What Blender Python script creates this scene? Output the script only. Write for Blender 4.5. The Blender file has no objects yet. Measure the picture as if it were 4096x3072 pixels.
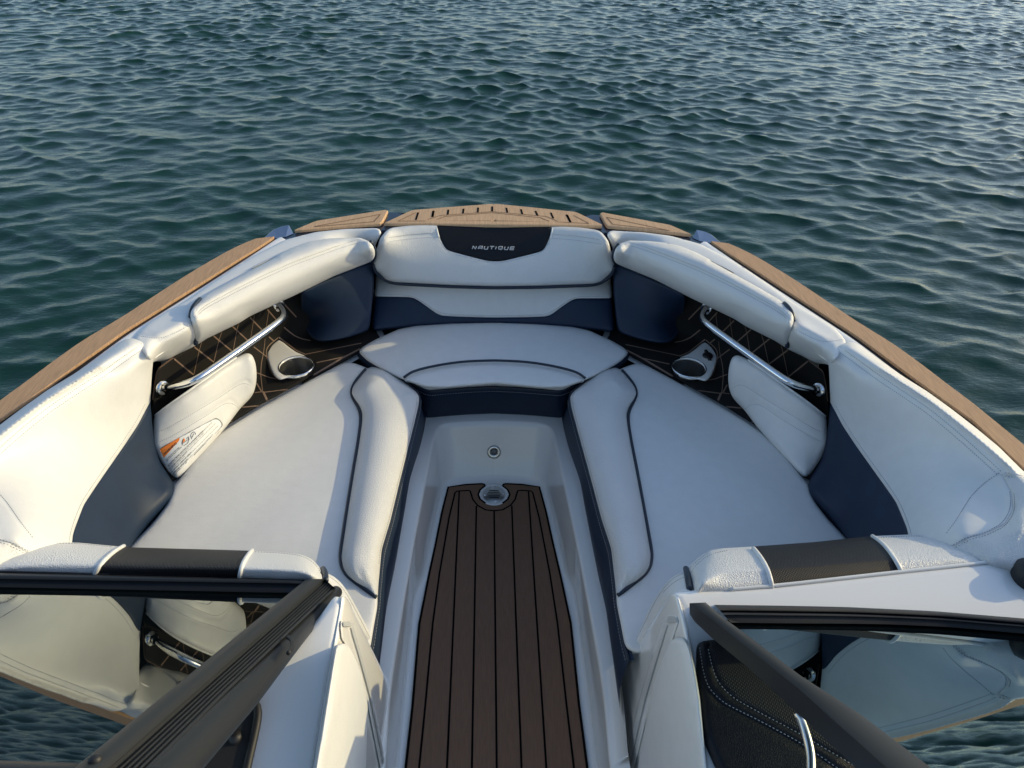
import bpy, math, random
import numpy as np
from mathutils import Vector, Matrix, geometry
from mathutils.bvhtree import BVHTree
random.seed(7); rng = np.random.default_rng(11)
S = bpy.context.scene; COL = S.collection

# ------------------------------------------------------------------ camera, sky, sun, exposure
CP, CY, CR = math.radians(36.676), math.radians(2.620), math.radians(1.7334)
CAM = np.array([-0.03076, 0.0, 1.9]); FOC = 2841.0
_f = np.array([math.sin(CY)*math.cos(CP), math.cos(CY)*math.cos(CP), -math.sin(CP)])
_r = np.array([math.cos(CY), -math.sin(CY), 0.0]); _u = np.cross(_r, _f)
_r, _u = _r*math.cos(CR)+_u*math.sin(CR), _u*math.cos(CR)-_r*math.sin(CR)
cd = bpy.data.cameras.new('camera'); cam = bpy.data.objects.new('camera', cd); COL.objects.link(cam)
cam.matrix_world = Matrix(((_r[0], _u[0], -_f[0], CAM[0]), (_r[1], _u[1], -_f[1], CAM[1]), (_r[2], _u[2], -_f[2], CAM[2]), (0, 0, 0, 1)))
cd.sensor_width = 36; cd.lens = FOC/4096*36; cd.clip_start = 0.02; cd.clip_end = 3000
S.camera = cam
SUN_EL, SUN_AZ = math.radians(20), math.radians(11)      # azimuth measured from +X towards +Y
sd = np.array([math.cos(SUN_EL)*math.cos(SUN_AZ), math.cos(SUN_EL)*math.sin(SUN_AZ), math.sin(SUN_EL)])
W = bpy.data.worlds.new('World'); S.world = W; W.use_nodes = True
nt = W.node_tree; bg = nt.nodes['Background']
sky = nt.nodes.new('ShaderNodeTexSky'); sky.sky_type = 'NISHITA'; sky.sun_disc = False
sky.sun_elevation = SUN_EL; sky.sun_rotation = math.pi/2-SUN_AZ; sky.air_density = 1.0; sky.dust_density = 1.0; sky.ozone_density = 1.4
nt.links.new(sky.outputs[0], bg.inputs[0]); bg.inputs[1].default_value = 0.15
ld = bpy.data.lights.new('sun', 'SUN'); ld.energy = 2.0; ld.angle = math.radians(0.55); ld.color = (1.0, 0.83, 0.45)
sun = bpy.data.objects.new('sun', ld); COL.objects.link(sun)
sun.rotation_euler = Vector(sd).to_track_quat('Z', 'Y').to_euler(); sun.location = (6, 0, 4)
S.view_settings.view_transform = 'Standard'; S.view_settings.look = 'None'; S.view_settings.gamma = 1
S.view_settings.exposure = 0.58
S.render.engine = 'CYCLES'
try:
    S.cycles.max_bounces = 8; S.cycles.transmission_bounces = 6; S.cycles.glossy_bounces = 4; S.cycles.sample_clamp_indirect = 6
    S.cycles.caustics_reflective = False; S.cycles.caustics_refractive = False
except Exception: pass

# ------------------------------------------------------------------ tracing helpers
CROPS = {0:(0,0,1.85172), 1:(1000,750,.47378), 2:(2048,750,.47378), 3:(0,1200,.47378), 4:(3048,1200,.47378), 5:(0,2086,.5943),
         6:(2782,2086,.5943), 7:(1214,2086,.5943), 8:(1400,1400,.5425), 9:(550,1050,.40687), 10:(2550,1050,.40687), 11:(600,1600,.22604),
         13:(500,1400,.5425), 14:(0,1800,.45208), 15:(500,800,.36166), 16:(900,2200,.36166), 17:(2400,2200,.36166), 18:(1700,780,.27125), 'c':(0,0,1)}
def P(c, s, z=0.0):
    """traced points of one crop, 'x y, x y, ...', height z or a (start, end) pair"""
    ox, oy, k = CROPS[c]
    a = [tuple(float(v) for v in t.split()) for t in s.split(',')]
    n = len(a); z0, z1 = z if isinstance(z, tuple) else (z, z)
    return [(ox+p[0]*k, oy+p[1]*k, z0+(z1-z0)*i/max(1, n-1)) for i, p in enumerate(a)]
def ray(px, py):
    px = np.asarray(px, float); py = np.asarray(py, float)
    return _f+np.multiply.outer((px-2048)/FOC, _r)-np.multiply.outer((py-1536)/FOC, _u)
def U(px, py, z):
    d = ray(px, py); t = (np.asarray(z, float)-CAM[2])/d[..., 2]
    return CAM+d*t[..., None] if np.ndim(t) else CAM+d*t
def UP(px, py, n, dd):
    d = ray(px, py); t = (dd-CAM@n)/(d@n)
    return CAM+d*t[..., None] if np.ndim(t) else CAM+d*t
def proj(p):
    d = np.asarray(p, float)-CAM; z = d@_f
    return 2048+FOC*(d@_r)/z, 1536-FOC*(d@_u)/z
def Wp(X, Y, Z):            # a world point as a traced point
    x, y = proj((X, Y, Z)); return (x, y, Z)
def world(pts): a = np.array(pts, float); return U(a[:, 0], a[:, 1], a[:, 2])
def resample(a, step=None, n=None, closed=False):
    a = np.array(a, float)
    if closed: a = np.vstack([a, a[:1]])
    m = 2 if (a.shape[1] == 3 and step and step > 1) else a.shape[1]
    L = np.r_[0, np.cumsum(np.linalg.norm(np.diff(a[:, :m], axis=0), axis=1))]
    keep = np.r_[True, np.diff(L) > 1e-9]; a = a[keep]; L = L[keep]
    if n is None: n = max(3, int(round(L[-1]/step))+1)
    t = np.linspace(0, L[-1], n)
    r = np.stack([np.interp(t, L, a[:, k]) for k in range(a.shape[1])], 1)
    return r[:-1] if closed else r
def smooth(a, w, closed=False):
    if w < 1: return a
    n = len(a); out = np.zeros_like(a); w = int(w)
    for it in range(2):
        if closed:
            acc = sum(np.roll(a, k, 0) for k in range(-w, w+1))/(2*w+1)
        else:
            acc = a.copy()
            for i in range(n):
                k = min(w, i, n-1-i); acc[i] = a[i-k:i+k+1].mean(0)
        a = acc
    return a
def inside(p, poly):
    x, y = p[:, 0], p[:, 1]; c = np.zeros(len(p), bool); q = np.roll(poly, 1, 0)
    for (x1, y1), (x2, y2) in zip(poly[:, :2], q[:, :2]):
        if y1 == y2: continue
        c ^= ((y1 > y) != (y2 > y)) & (x < (x2-x1)*(y-y1)/(y2-y1)+x1)
    return c
def dist(p, line, closed=False):
    a = line[:, :2]; b = np.roll(a, -1, 0)
    if not closed: a, b = a[:-1], b[:-1]
    out = np.full(len(p), 1e9)
    for u, v in zip(a, b):
        e = v-u; L = max(1e-9, e@e); t = np.clip(((p[:, :2]-u)@e)/L, 0, 1)
        out = np.minimum(out, np.hypot(*(p[:, :2]-u-t[:, None]*e).T))
    return out
def tps(c, zc, q, lam=1e-4):
    m = c.mean(0); s = 500.0; c = (c-m)/s; q = (q-m)/s; n = len(c)
    def k(r2): return 0.5*r2*np.log(r2+1e-12)
    K = k(((c[:, None]-c[None])**2).sum(2))+lam*np.eye(n); Pm = np.c_[np.ones(n), c]
    A = np.block([[K, Pm], [Pm.T, np.zeros((3, 3))]])
    w = np.linalg.lstsq(A, np.r_[zc, 0, 0, 0], rcond=None)[0]
    return k(((q[:, None]-c[None])**2).sum(2))@w[:n]+np.c_[np.ones(len(q)), q]@w[n:]

# ------------------------------------------------------------------ object helpers
def mesh_obj(name, V, F, mat, parent=None, sm=True, normals=None):
    me = bpy.data.meshes.new(name); me.from_pydata([tuple(map(float, v)) for v in V], [], [tuple(int(i) for i in f) for f in F]); me.validate(); me.update()
    if sm: me.polygons.foreach_set('use_smooth', [True]*len(me.polygons))
    me.materials.append(mat)
    if normals is not None and len(me.vertices) == len(normals):
        me.normals_split_custom_set_from_vertices([tuple(map(float, n)) for n in normals])
    o = bpy.data.objects.new(name, me); COL.objects.link(o)
    if parent: o.parent = parent
    return o
def thing(name, label, cat, group=None):
    o = bpy.data.objects.new(name, None); COL.objects.link(o); o.empty_display_size = 0.05
    o['label'] = label; o['category'] = cat
    if group: o['group'] = group
    return o
def mirror(o, parent, skip=()):
    """mirrored copy of a part (and its sub-parts) across the boat's centre plane"""
    me = o.data; V = np.empty(len(me.vertices)*3); me.vertices.foreach_get('co', V); V = V.reshape(-1, 3)*[-1, 1, 1]
    F = [tuple(reversed(p.vertices)) for p in me.polygons]
    nm = o.name.split('.')[0]
    N = None
    if me.has_custom_normals:
        N = np.zeros((len(V), 3)); cn = np.empty(len(me.loops)*3); me.corner_normals.foreach_get('vector', cn); cn = cn.reshape(-1, 3)
        li = np.empty(len(me.loops), int); me.loops.foreach_get('vertex_index', li); N[li] = cn*[-1, 1, 1]
    c = mesh_obj(nm, V, F, me.materials[0], parent, me.polygons[0].use_smooth if len(me.polygons) else True, N)
    for k in o.children:
        if k.name.split('.')[0] not in skip: mirror(k, c)
    return c
def mirror_parts(src, dst, skip=()):
    for k in list(src.children):
        if k.name.split('.')[0] not in skip: mirror(k, dst, skip)

class Surf: pass
def vnormals(V, F):
    N = np.zeros_like(V); F = np.asarray(F); e = np.cross(V[F[:, 1]]-V[F[:, 0]], V[F[:, 2]]-V[F[:, 0]])
    for k in range(3): np.add.at(N, F[:, k], e)
    return N/np.maximum(1e-12, np.linalg.norm(N, axis=1))[:, None]
def patch(outline, parent, regions, ctrl=(), step=12, sm=3, r=.012, crown=.004, thick=.04, seams=(), cuts=(), holes=(), plane=None, lam=2e-3, cw=.06, bumpf=None, back=True):
    """a padded surface spanning a traced outline whose points carry heights; regions = [(name, mat, polygon or None)] (first match wins);
    seams = [(polyline, depth, width)] pressed into it; cuts = polylines that become edges; holes = closed loops"""
    O = smooth(resample(outline, step*0.5, closed=True), sm, True)
    O = resample(O, step, closed=True)
    n = len(O); x0, y0 = O[:, :2].min(0); x1, y1 = O[:, :2].max(0)
    lines = [smooth(resample(c, step), 1) for c in cuts]
    hl = [resample(h, step*.6, closed=True) for h in holes]
    gx, gy = np.meshgrid(np.arange(x0, x1, step), np.arange(y0, y1, step*.87)); gx = gx+((np.arange(gx.shape[0])[:, None] % 2)*.5*step)
    G = np.c_[gx.ravel(), gy.ravel()]; G = G[inside(G, O)]; G = G[dist(G, O, True) > 1.75*step]
    tg = np.roll(O, -1, 0)[:, :2]-np.roll(O, 1, 0)[:, :2]; tg /= np.maximum(1e-9, np.linalg.norm(tg, axis=1))[:, None]; ng = np.c_[-tg[:, 1], tg[:, 0]]
    if inside(O[:, :2]+ng*.3*step, O).mean() < .5: ng = -ng
    for f_ in (.35, 1.0):       # even rings just inside the border keep its rounding smooth
        g = O[:, :2]+ng*f_*step; dg_ = dist(g, O, True); g = g[inside(g, O) & (dg_ > .85*f_*step)]; G = np.vstack([G, g])
    for l in lines: G = G[dist(G, l) > .5*step]
    for h in hl: G = G[(~inside(G, h)) & (dist(G, h, True) > .5*step)]
    pts = [O[:, :2]]; ed = [(i, (i+1) % n) for i in range(n)]; b = n
    for l in lines: pts.append(l[:, :2]); ed += [(b+i, b+i+1) for i in range(len(l)-1)]; b += len(l)
    for h in hl: pts.append(h[:, :2]); ed += [(b+i, b+(i+1) % len(h)) for i in range(len(h))]; b += len(h)
    pts.append(G); A = np.vstack(pts)
    r_ = geometry.delaunay_2d_cdt([Vector(p) for p in A], ed, [], 0, 1e-3)
    q = np.array([tuple(v) for v in r_[0]]); F = np.array([f if len(f) == 3 else f[:3] for f in r_[2]])
    cen = q[F].mean(1); k = inside(cen, O)
    for h in hl: k &= ~inside(cen, h)
    F = F[k]
    used = np.unique(F); mp = -np.ones(len(q), int); mp[used] = np.arange(len(used)); q = q[used]; F = mp[F]; cen = q[F].mean(1)
    if plane is not None: V = UP(q[:, 0], q[:, 1], *plane)
    else:
        C = O[::max(1, n//110)]
        if len(ctrl): C = np.vstack([C, resample_ctrl(ctrl)])
        z = tps(C[:, :2], C[:, 2], q, lam); V = U(q[:, 0], q[:, 1], z)
    a = (q[F[:, 1], 0]-q[F[:, 0], 0])*(q[F[:, 2], 1]-q[F[:, 0], 1])-(q[F[:, 1], 1]-q[F[:, 0], 1])*(q[F[:, 2], 0]-q[F[:, 0], 0])
    F[a > 0] = F[a > 0][:, ::-1]                 # faces turned towards the viewer
    N = vnormals(V, F); dep = (V-CAM)@_f; m = dep/FOC*1.15
    d = dist(q, O, True)*m
    t = np.clip(d/max(r, 1e-6), 0, 1); h = r*np.sqrt(np.clip(1-(1-t)**2, 0, 1))+crown*(1-np.exp(-(d/cw)**1.3))
    for (l, dp, w) in seams:
        ds = dist(q, resample(l, step))*m; h = h-dp*np.exp(-(ds/w)**2)
    if bumpf is not None: h = h+bumpf(V)
    rd = V-CAM; rd /= np.linalg.norm(rd, axis=1)[:, None]; cs = np.maximum(.5, -(N*rd).sum(1))
    base = V.copy(); V = V-rd*(h/cs)[:, None]; N2 = vnormals(V, F)
    s = Surf(); s.V, s.F, s.q, s.O = V, F, q, O
    s.bvh = BVHTree.FromPolygons([tuple(v) for v in V], [tuple(map(int, f)) for f in F])
    done = np.zeros(len(F), bool); s.objs = []
    for i, (nm, mat, poly) in enumerate(regions):
        if poly is None: sel = ~done
        else: sel = inside(cen, np.array(poly, float)) & ~done
        done |= sel; f = F[sel]
        if not len(f): continue
        us = np.unique(f); mp = -np.ones(len(q), int); mp[us] = np.arange(len(us)); f2 = mp[f]
        v = list(V[us]); nn = list(N2[us]); ff = [tuple(x) for x in f2]
        if back:      # the sides of the pad
            es = {}
            for tri in f2:
                for a_, b_ in ((0, 1), (1, 2), (2, 0)):
                    e = (tri[a_], tri[b_]); es[e] = 1
            bd = [e for e in es if (e[1], e[0]) not in es]
            idx = {}
            for e in bd:
                for w_ in e:
                    if w_ not in idx:
                        g = us[w_]; idx[w_] = len(v); v.append(base[g]+(rd[g]*.93-N[g]*.07)*thick)
                        v[w_] = v[w_]; nn.append(N2[g])
            ff += [(e[1], e[0], idx[e[0]], idx[e[1]]) for e in bd]
            nn = None
        o = mesh_obj(nm, v, ff, mat, parent, True, nn); s.objs.append(o)
    return s
def resample_ctrl(ctrl):
    out = []
    for c in ctrl:
        c = np.array(c, float)
        out.append(c if len(c) < 2 else resample(c, 30))
    return np.vstack(out)
def drop(s, pts, off=0.0):
    """points of the photograph carried onto a surface"""
    out = []; last = None
    for p in np.array(pts, float):
        d = Vector(ray(p[0], p[1])); hit = s.bvh.ray_cast(Vector(CAM), d.normalized())
        if hit[0] is None: continue
        n = hit[1]
        if n.dot(d) > 0: n = -n
        out.append(np.array(hit[0])+np.array(n)*off)
    return np.array(out) if out else np.zeros((0, 3))
def tube_mesh(pts, rad, seg=8, V=None, F=None, flat=1.0, cap=True):
    V = [] if V is None else V; F = [] if F is None else F
    pts = np.asarray(pts, float); n = len(pts)
    if n < 2: return V, F
    T = np.gradient(pts, axis=0); T /= np.maximum(1e-9, np.linalg.norm(T, axis=1))[:, None]
    up = np.array([0, 0, 1.0]); a = np.cross(T[0], up); a = a/max(1e-6, np.linalg.norm(a)) if np.linalg.norm(a) > .05 else np.array([1.0, 0, 0])
    b0 = len(V)
    for i in range(n):
        a = a-T[i]*(a@T[i]); a /= np.linalg.norm(a); b = np.cross(T[i], a)
        rr = rad[i] if np.ndim(rad) else rad
        for k in range(seg):
            w = 2*math.pi*k/seg; V.append(pts[i]+a*math.cos(w)*rr+b*math.sin(w)*rr*flat)
    for i in range(n-1):
        for k in range(seg):
            p = b0+i*seg; F.append((p+k, p+(k+1) % seg, p+seg+(k+1) % seg, p+seg+k))
    if cap: F.append(tuple(b0+k for k in range(seg))[::-1]); F.append(tuple(b0+(n-1)*seg+k for k in range(seg)))
    return V, F
def tube(name, pts, rad, mat, parent, seg=10, step=.008, sm=2, flat=1.0):
    p = smooth(resample(np.asarray(pts, float), step), sm)
    V, F = tube_mesh(p, rad, seg, flat=flat); return mesh_obj(name, V, F, mat, parent)
def line_on(name, s, pts, rad, mat, parent, off=.0005, sm=3, step=8):
    q = smooth(resample(pts, step), sm); p = drop(s, q, off)
    if len(p) < 3: return None
    p = smooth(p, 1)
    V, F = tube_mesh(p, rad, 8); return mesh_obj(name, V, F, mat, parent)
def stitch_on(name, s, lines, mat, parent, rad=.0007, dash=.0055, gap=.0025, off=.0003, sm=3):
    V, F = [], []
    for l in lines:
        p = drop(s, smooth(resample(l, 8), sm), off)
        if len(p) < 3: continue
        p = resample(smooth(p, 1), .0015)
        a = int(dash/.0015); g = int(gap/.0015); i = 0
        while i+2 < len(p): tube_mesh(p[i:i+a+1:2], rad, 5, V, F); i += a+g
    return mesh_obj(name, V, F, mat, parent) if V else None
def ribbon_on(name, s, lines, width, mat, parent, off=.0012, th=.001, sm=1, vary=None):
    V, F = [], []
    for li, l in enumerate(lines):
        p = drop(s, smooth(resample(l, 8), sm), 0)
        if len(p) < 2: continue
        T = np.gradient(p, axis=0); T /= np.maximum(1e-9, np.linalg.norm(T, axis=1))[:, None]
        w = width[li] if np.ndim(width) else width
        b = len(V)
        for i in range(len(p)):
            h = s.bvh.find_nearest(Vector(p[i])); nn = np.array(h[1]); d = p[i]-CAM
            if nn@d > 0: nn = -nn
            sd_ = np.cross(T[i], nn); sd_ /= np.linalg.norm(sd_)
            c = p[i]+nn*off
            V += [c-sd_*w/2, c+sd_*w/2]
        for i in range(len(p)-1): F.append((b+2*i, b+2*i+1, b+2*i+3, b+2*i+2))
    return mesh_obj(name, V, F, mat, parent) if V else None
def loft(name, rails, mat, parent, n=60, sm=2, closed=False):
    R = [resample(np.asarray(r, float), n=n) for r in rails]; R = [smooth(r, sm) for r in R]
    V = np.vstack(R); m = len(R); F = []
    for j in range(m-1):
        for i in range(n-1): F.append((j*n+i, j*n+i+1, (j+1)*n+i+1, (j+1)*n+i))
    return mesh_obj(name, V, F, mat, parent)
def slab(name, outline, z0, z1, mat, parent, sm=1, step=.02, bevel=.002, holes=()):
    """flat plate: world XY outline between two heights, with a small chamfer"""
    a = np.asarray(outline, float)[:, :2]; a = smooth(resample(a, step, closed=True), sm, True); n = len(a)
    hh = [resample(np.asarray(h, float)[:, :2], step*.5, closed=True) for h in holes]
    pts = np.vstack([a]+hh); ed = [(i, (i+1) % n) for i in range(n)]; b = n
    for h in hh: ed += [(b+i, b+(i+1) % len(h)) for i in range(len(h))]; b += len(h)
    r_ = geometry.delaunay_2d_cdt([Vector(p) for p in pts], ed, [], 0, 1e-6)
    q = np.array([tuple(v) for v in r_[0]]); F = np.array(r_[2]); c = q[F].mean(1); k = inside(c, a)
    for h in hh: k &= ~inside(c, h)
    F = F[k]; ar = (q[F[:, 1], 0]-q[F[:, 0], 0])*(q[F[:, 2], 1]-q[F[:, 0], 1])-(q[F[:, 1], 1]-q[F[:, 0], 1])*(q[F[:, 2], 0]-q[F[:, 0], 0])
    F[ar < 0] = F[ar < 0][:, ::-1]
    es = set()
    for t in F:
        for i, j in ((0, 1), (1, 2), (2, 0)): es.add((t[i], t[j]))
    bd = [e for e in es if (e[1], e[0]) not in es]; nx = {e[0]: e[1] for e in bd}; pv = {e[1]: e[0] for e in bd}
    V = [(x, y, z1) for x, y in q]; m = {}; m2 = {}
    for v in nx:
        t = q[nx[v]]-q[pv[v]]; t /= max(1e-9, np.linalg.norm(t)); nrm = np.array([t[1], -t[0]])
        p = q[v]+nrm*bevel; m[v] = len(V); V.append((p[0], p[1], z1-bevel)); m2[v] = len(V); V.append((p[0], p[1], z0))
    FF = [tuple(f) for f in F]+[(e[1], e[0], m[e[0]], m[e[1]]) for e in bd]+[(m[e[1]], m[e[0]], m2[e[0]], m2[e[1]]) for e in bd]
    return mesh_obj(name, V, FF, mat, parent, False)
def lathe(name, prof, centre, axis, mat, parent, seg=40, sx=1.0):
    """profile of (radius, height) turned about an axis"""
    ax = np.array(axis, float); ax /= np.linalg.norm(ax); t = np.array([1.0, 0, 0]) if abs(ax[0]) < .8 else np.array([0, 1.0, 0])
    a = np.cross(ax, t); a /= np.linalg.norm(a); b = np.cross(ax, a); V, F = [], []
    for (rr, h) in prof:
        for k in range(seg):
            w = 2*math.pi*k/seg; V.append(np.array(centre)+ax*h+(a*math.cos(w)+b*math.sin(w))*rr)
    for j in range(len(prof)-1):
        for k in range(seg): F.append((j*seg+k, j*seg+(k+1) % seg, (j+1)*seg+(k+1) % seg, (j+1)*seg+k))
    return mesh_obj(name, V, F, mat, parent)
def text_mesh(txt, size=1.0, shear=0.0, xs=1.0, bold=0.0, sp=1.0):
    cu = bpy.data.curves.new('text', 'FONT'); cu.body = txt; cu.size = size; cu.shear = shear; cu.offset = bold; cu.space_character = sp; cu.resolution_u = 3
    o = bpy.data.objects.new('text', cu); COL.objects.link(o); bpy.context.view_layer.update()
    dg = bpy.context.evaluated_depsgraph_get(); me = o.evaluated_get(dg).to_mesh()
    V = np.array([v.co[:] for v in me.vertices]).reshape(-1, 3); F = [tuple(p.vertices) for p in me.polygons]
    o.evaluated_get(dg).to_mesh_clear(); bpy.data.objects.remove(o); bpy.data.curves.remove(cu)
    V[:, 0] *= xs; return V, F

# ------------------------------------------------------------------ materials
def mat(name, col, rough=.5, metal=0.0, **k):
    m = bpy.data.materials.new(name); m.use_nodes = True; b = m.node_tree.nodes['Principled BSDF']
    b.inputs['Base Color'].default_value = (*col, 1); b.inputs['Roughness'].default_value = rough; b.inputs['Metallic'].default_value = metal
    for kk, v in k.items(): b.inputs[kk].default_value = v
    return m
def nodes(m): return m.node_tree, m.node_tree.nodes['Principled BSDF']
def add_bump(m, kind, scale, strength, dist_=.001, scale3=None, chain=None):
    t, b = nodes(m); g = t.nodes.new('ShaderNodeTexCoord'); src = g.outputs['Object']
    mp = t.nodes.new('ShaderNodeMapping'); t.links.new(src, mp.inputs[0])
    if scale3: mp.inputs['Scale'].default_value = scale3
    if kind == 'voronoi':
        x = t.nodes.new('ShaderNodeTexVoronoi'); x.feature = 'DISTANCE_TO_EDGE'; x.inputs['Scale'].default_value = scale
        w = t.nodes.new('ShaderNodeTexNoise'); w.inputs['Scale'].default_value = scale*.6; t.links.new(mp.outputs[0], w.inputs[0])
        ad = t.nodes.new('ShaderNodeMixRGB'); ad.blend_type = 'ADD'; ad.inputs[0].default_value = 1.0/scale*1.2
        t.links.new(mp.outputs[0], ad.inputs[1]); t.links.new(w.outputs['Color'], ad.inputs[2]); t.links.new(ad.outputs[0], x.inputs[0])
        rp = t.nodes.new('ShaderNodeMapRange'); rp.inputs[2].default_value = .35; t.links.new(x.outputs[0], rp.inputs[0]); out = rp.outputs[0]
    elif kind == 'noise':
        x = t.nodes.new('ShaderNodeTexNoise'); x.inputs['Scale'].default_value = scale; x.inputs['Detail'].default_value = 3
        t.links.new(mp.outputs[0], x.inputs[0]); out = x.outputs[0]
    elif kind == 'weave':
        x = t.nodes.new('ShaderNodeTexWave'); x.inputs['Scale'].default_value = scale; x.bands_direction = 'X'
        y = t.nodes.new('ShaderNodeTexWave'); y.inputs['Scale'].default_value = scale; y.bands_direction = 'DIAGONAL'
        t.links.new(mp.outputs[0], x.inputs[0]); t.links.new(mp.outputs[0], y.inputs[0])
        mm = t.nodes.new('ShaderNodeMath'); mm.operation = 'MULTIPLY'; t.links.new(x.outputs['Fac'], mm.inputs[0]); t.links.new(y.outputs['Fac'], mm.inputs[1]); out = mm.outputs[0]
    bp = t.nodes.new('ShaderNodeBump'); bp.inputs['Strength'].default_value = strength; bp.inputs['Distance'].default_value = dist_
    t.links.new(out, bp.inputs['Height'])
    if chain: t.links.new(chain.outputs[0], bp.inputs['Normal'])
    t.links.new(bp.outputs[0], b.inputs['Normal']); return bp
def add_var(m, col, amt, scale, scale3=None, detail=4):
    t, b = nodes(m); g = t.nodes.new('ShaderNodeTexCoord'); mp = t.nodes.new('ShaderNodeMapping'); t.links.new(g.outputs['Object'], mp.inputs[0])
    if scale3: mp.inputs['Scale'].default_value = scale3
    x = t.nodes.new('ShaderNodeTexNoise'); x.inputs['Scale'].default_value = scale; x.inputs['Detail'].default_value = detail; t.links.new(mp.outputs[0], x.inputs[0])
    cr = t.nodes.new('ShaderNodeValToRGB'); c = np.array(col)
    cr.color_ramp.elements[0].position = .3; cr.color_ramp.elements[0].color = (*(c*(1-amt)), 1)
    cr.color_ramp.elements[1].position = .7; cr.color_ramp.elements[1].color = (*np.minimum(1, c*(1+amt)), 1)
    t.links.new(x.outputs[0], cr.inputs[0]); t.links.new(cr.outputs[0], b.inputs['Base Color']); return mp
WH = (.71, .70, .675)
vinyl = mat('white_vinyl', WH, .45); add_var(vinyl, WH, .022, 30, None, 6); b_ = add_bump(vinyl, 'noise', 300, .35, .001); add_bump(vinyl, 'noise', 30, .12, .003, (1, 2.2, 1), b_)
grain = mat('grained_white_vinyl', WH, .40); add_var(grain, WH, .02, 12); add_bump(grain, 'voronoi', 260, .62, .0014)
grain_big = mat('coarse_grained_white_vinyl', WH, .42); add_bump(grain_big, 'voronoi', 230, .55, .0014)
NV = (.006, .019, .046)
navy = mat('navy_vinyl', NV, .55, **{'Specular IOR Level': .4}); add_var(navy, NV, .12, 14); add_bump(navy, 'noise', 420, .2, .001)
navy_pipe = mat('navy_piping', (.008, .018, .036), .38)
white_pipe = mat('white_piping', (.76, .75, .72), .4)
blackv = mat('black_vinyl', (.007, .008, .012), .5, **{'Specular IOR Level': .22}); add_bump(blackv, 'voronoi', 330, .4, .001)
mesh_black = mat('black_woven_vinyl', (.010, .010, .012), .55, **{'Specular IOR Level': .3}); add_bump(mesh_black, 'weave', 95, .7, .0015)
thread = mat('grey_thread', (.26, .27, .30), .8)
thread_light = mat('pale_thread', (.34, .35, .36), .7)
gel = mat('white_gelcoat', (.84, .82, .78), .17); gel.node_tree.nodes['Principled BSDF'].inputs['Coat Weight'].default_value = .3; add_var(gel, (.84, .82, .78), .012, 3)
navy_gel = mat('navy_gelcoat', (.010, .022, .045), .12)
rubber = mat('black_rubber', (.012, .012, .013), .55)
chrome = mat('chrome', (.82, .83, .84), .06, 1.0)
steel = mat('brushed_steel', (.55, .55, .54), .28, 1.0)
alu = mat('black_anodised_frame', (.019, .021, .024), .45, .0, **{'Specular IOR Level': .35}); add_bump(alu, 'noise', 900, .1, .0005)
TK = (.48, .285, .15)
teak = mat('tan_teak_foam', TK, .72); add_var(teak, TK, .22, 60, (9, .35, 1)); add_bump(teak, 'noise', 70, .5, .0015, (12, .4, 1))
teak2 = mat('tan_brushed_foam', (.54, .34, .19), .72); add_var(teak2, (.54, .34, .19), .2, 60, (9, .3, 1)); add_bump(teak2, 'noise', 70, .4, .0012, (12, .4, 1))
tan_line = mat('tan_groove', (.19, .125, .09), .7)
foam = mat('black_foam', (.008, .0072, .0065), .8, **{'Specular IOR Level': .25}); add_bump(foam, 'noise', 500, .3, .001)
BR = (.215, .122, .078)
brown = mat('brown_foam', BR, .8, **{'Specular IOR Level': .2}); add_var(brown, BR, .10, 40, (10, .6, 1)); add_bump(brown, 'noise', 60, .25, .001, (14, .5, 1))
groove = mat('black_groove', (.005, .005, .005), .9, **{'Specular IOR Level': .05})
orange = mat('orange_print', (.82, .22, .03), .5); label_white = mat('label_white', (.78, .78, .76), .4); ink = mat('black_ink', (.02, .02, .02), .6)
logo_m = mat('silver_print', (.42, .43, .45), .45)
darkint = mat('interior_shade', (.012, .012, .013), .6)  # near-black tone standing in for the shade below deck level
glass = bpy.data.materials.new('tinted_glass'); glass.use_nodes = True
t = glass.node_tree; t.nodes.clear(); o_ = t.nodes.new('ShaderNodeOutputMaterial'); tr = t.nodes.new('ShaderNodeBsdfTransparent'); tr.inputs[0].default_value = (.42, .52, .49, 1)
gl = t.nodes.new('ShaderNodeBsdfGlossy'); gl.inputs['Roughness'].default_value = .01; gl.inputs[0].default_value = (.90, .97, .95, 1)
fr = t.nodes.new('ShaderNodeFresnel'); fr.inputs[0].default_value = 2.2; mx = t.nodes.new('ShaderNodeMixShader')
t.links.new(fr.outputs[0], mx.inputs[0]); t.links.new(tr.outputs[0], mx.inputs[1]); t.links.new(gl.outputs[0], mx.inputs[2]); t.links.new(mx.outputs[0], o_.inputs[0])

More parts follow.
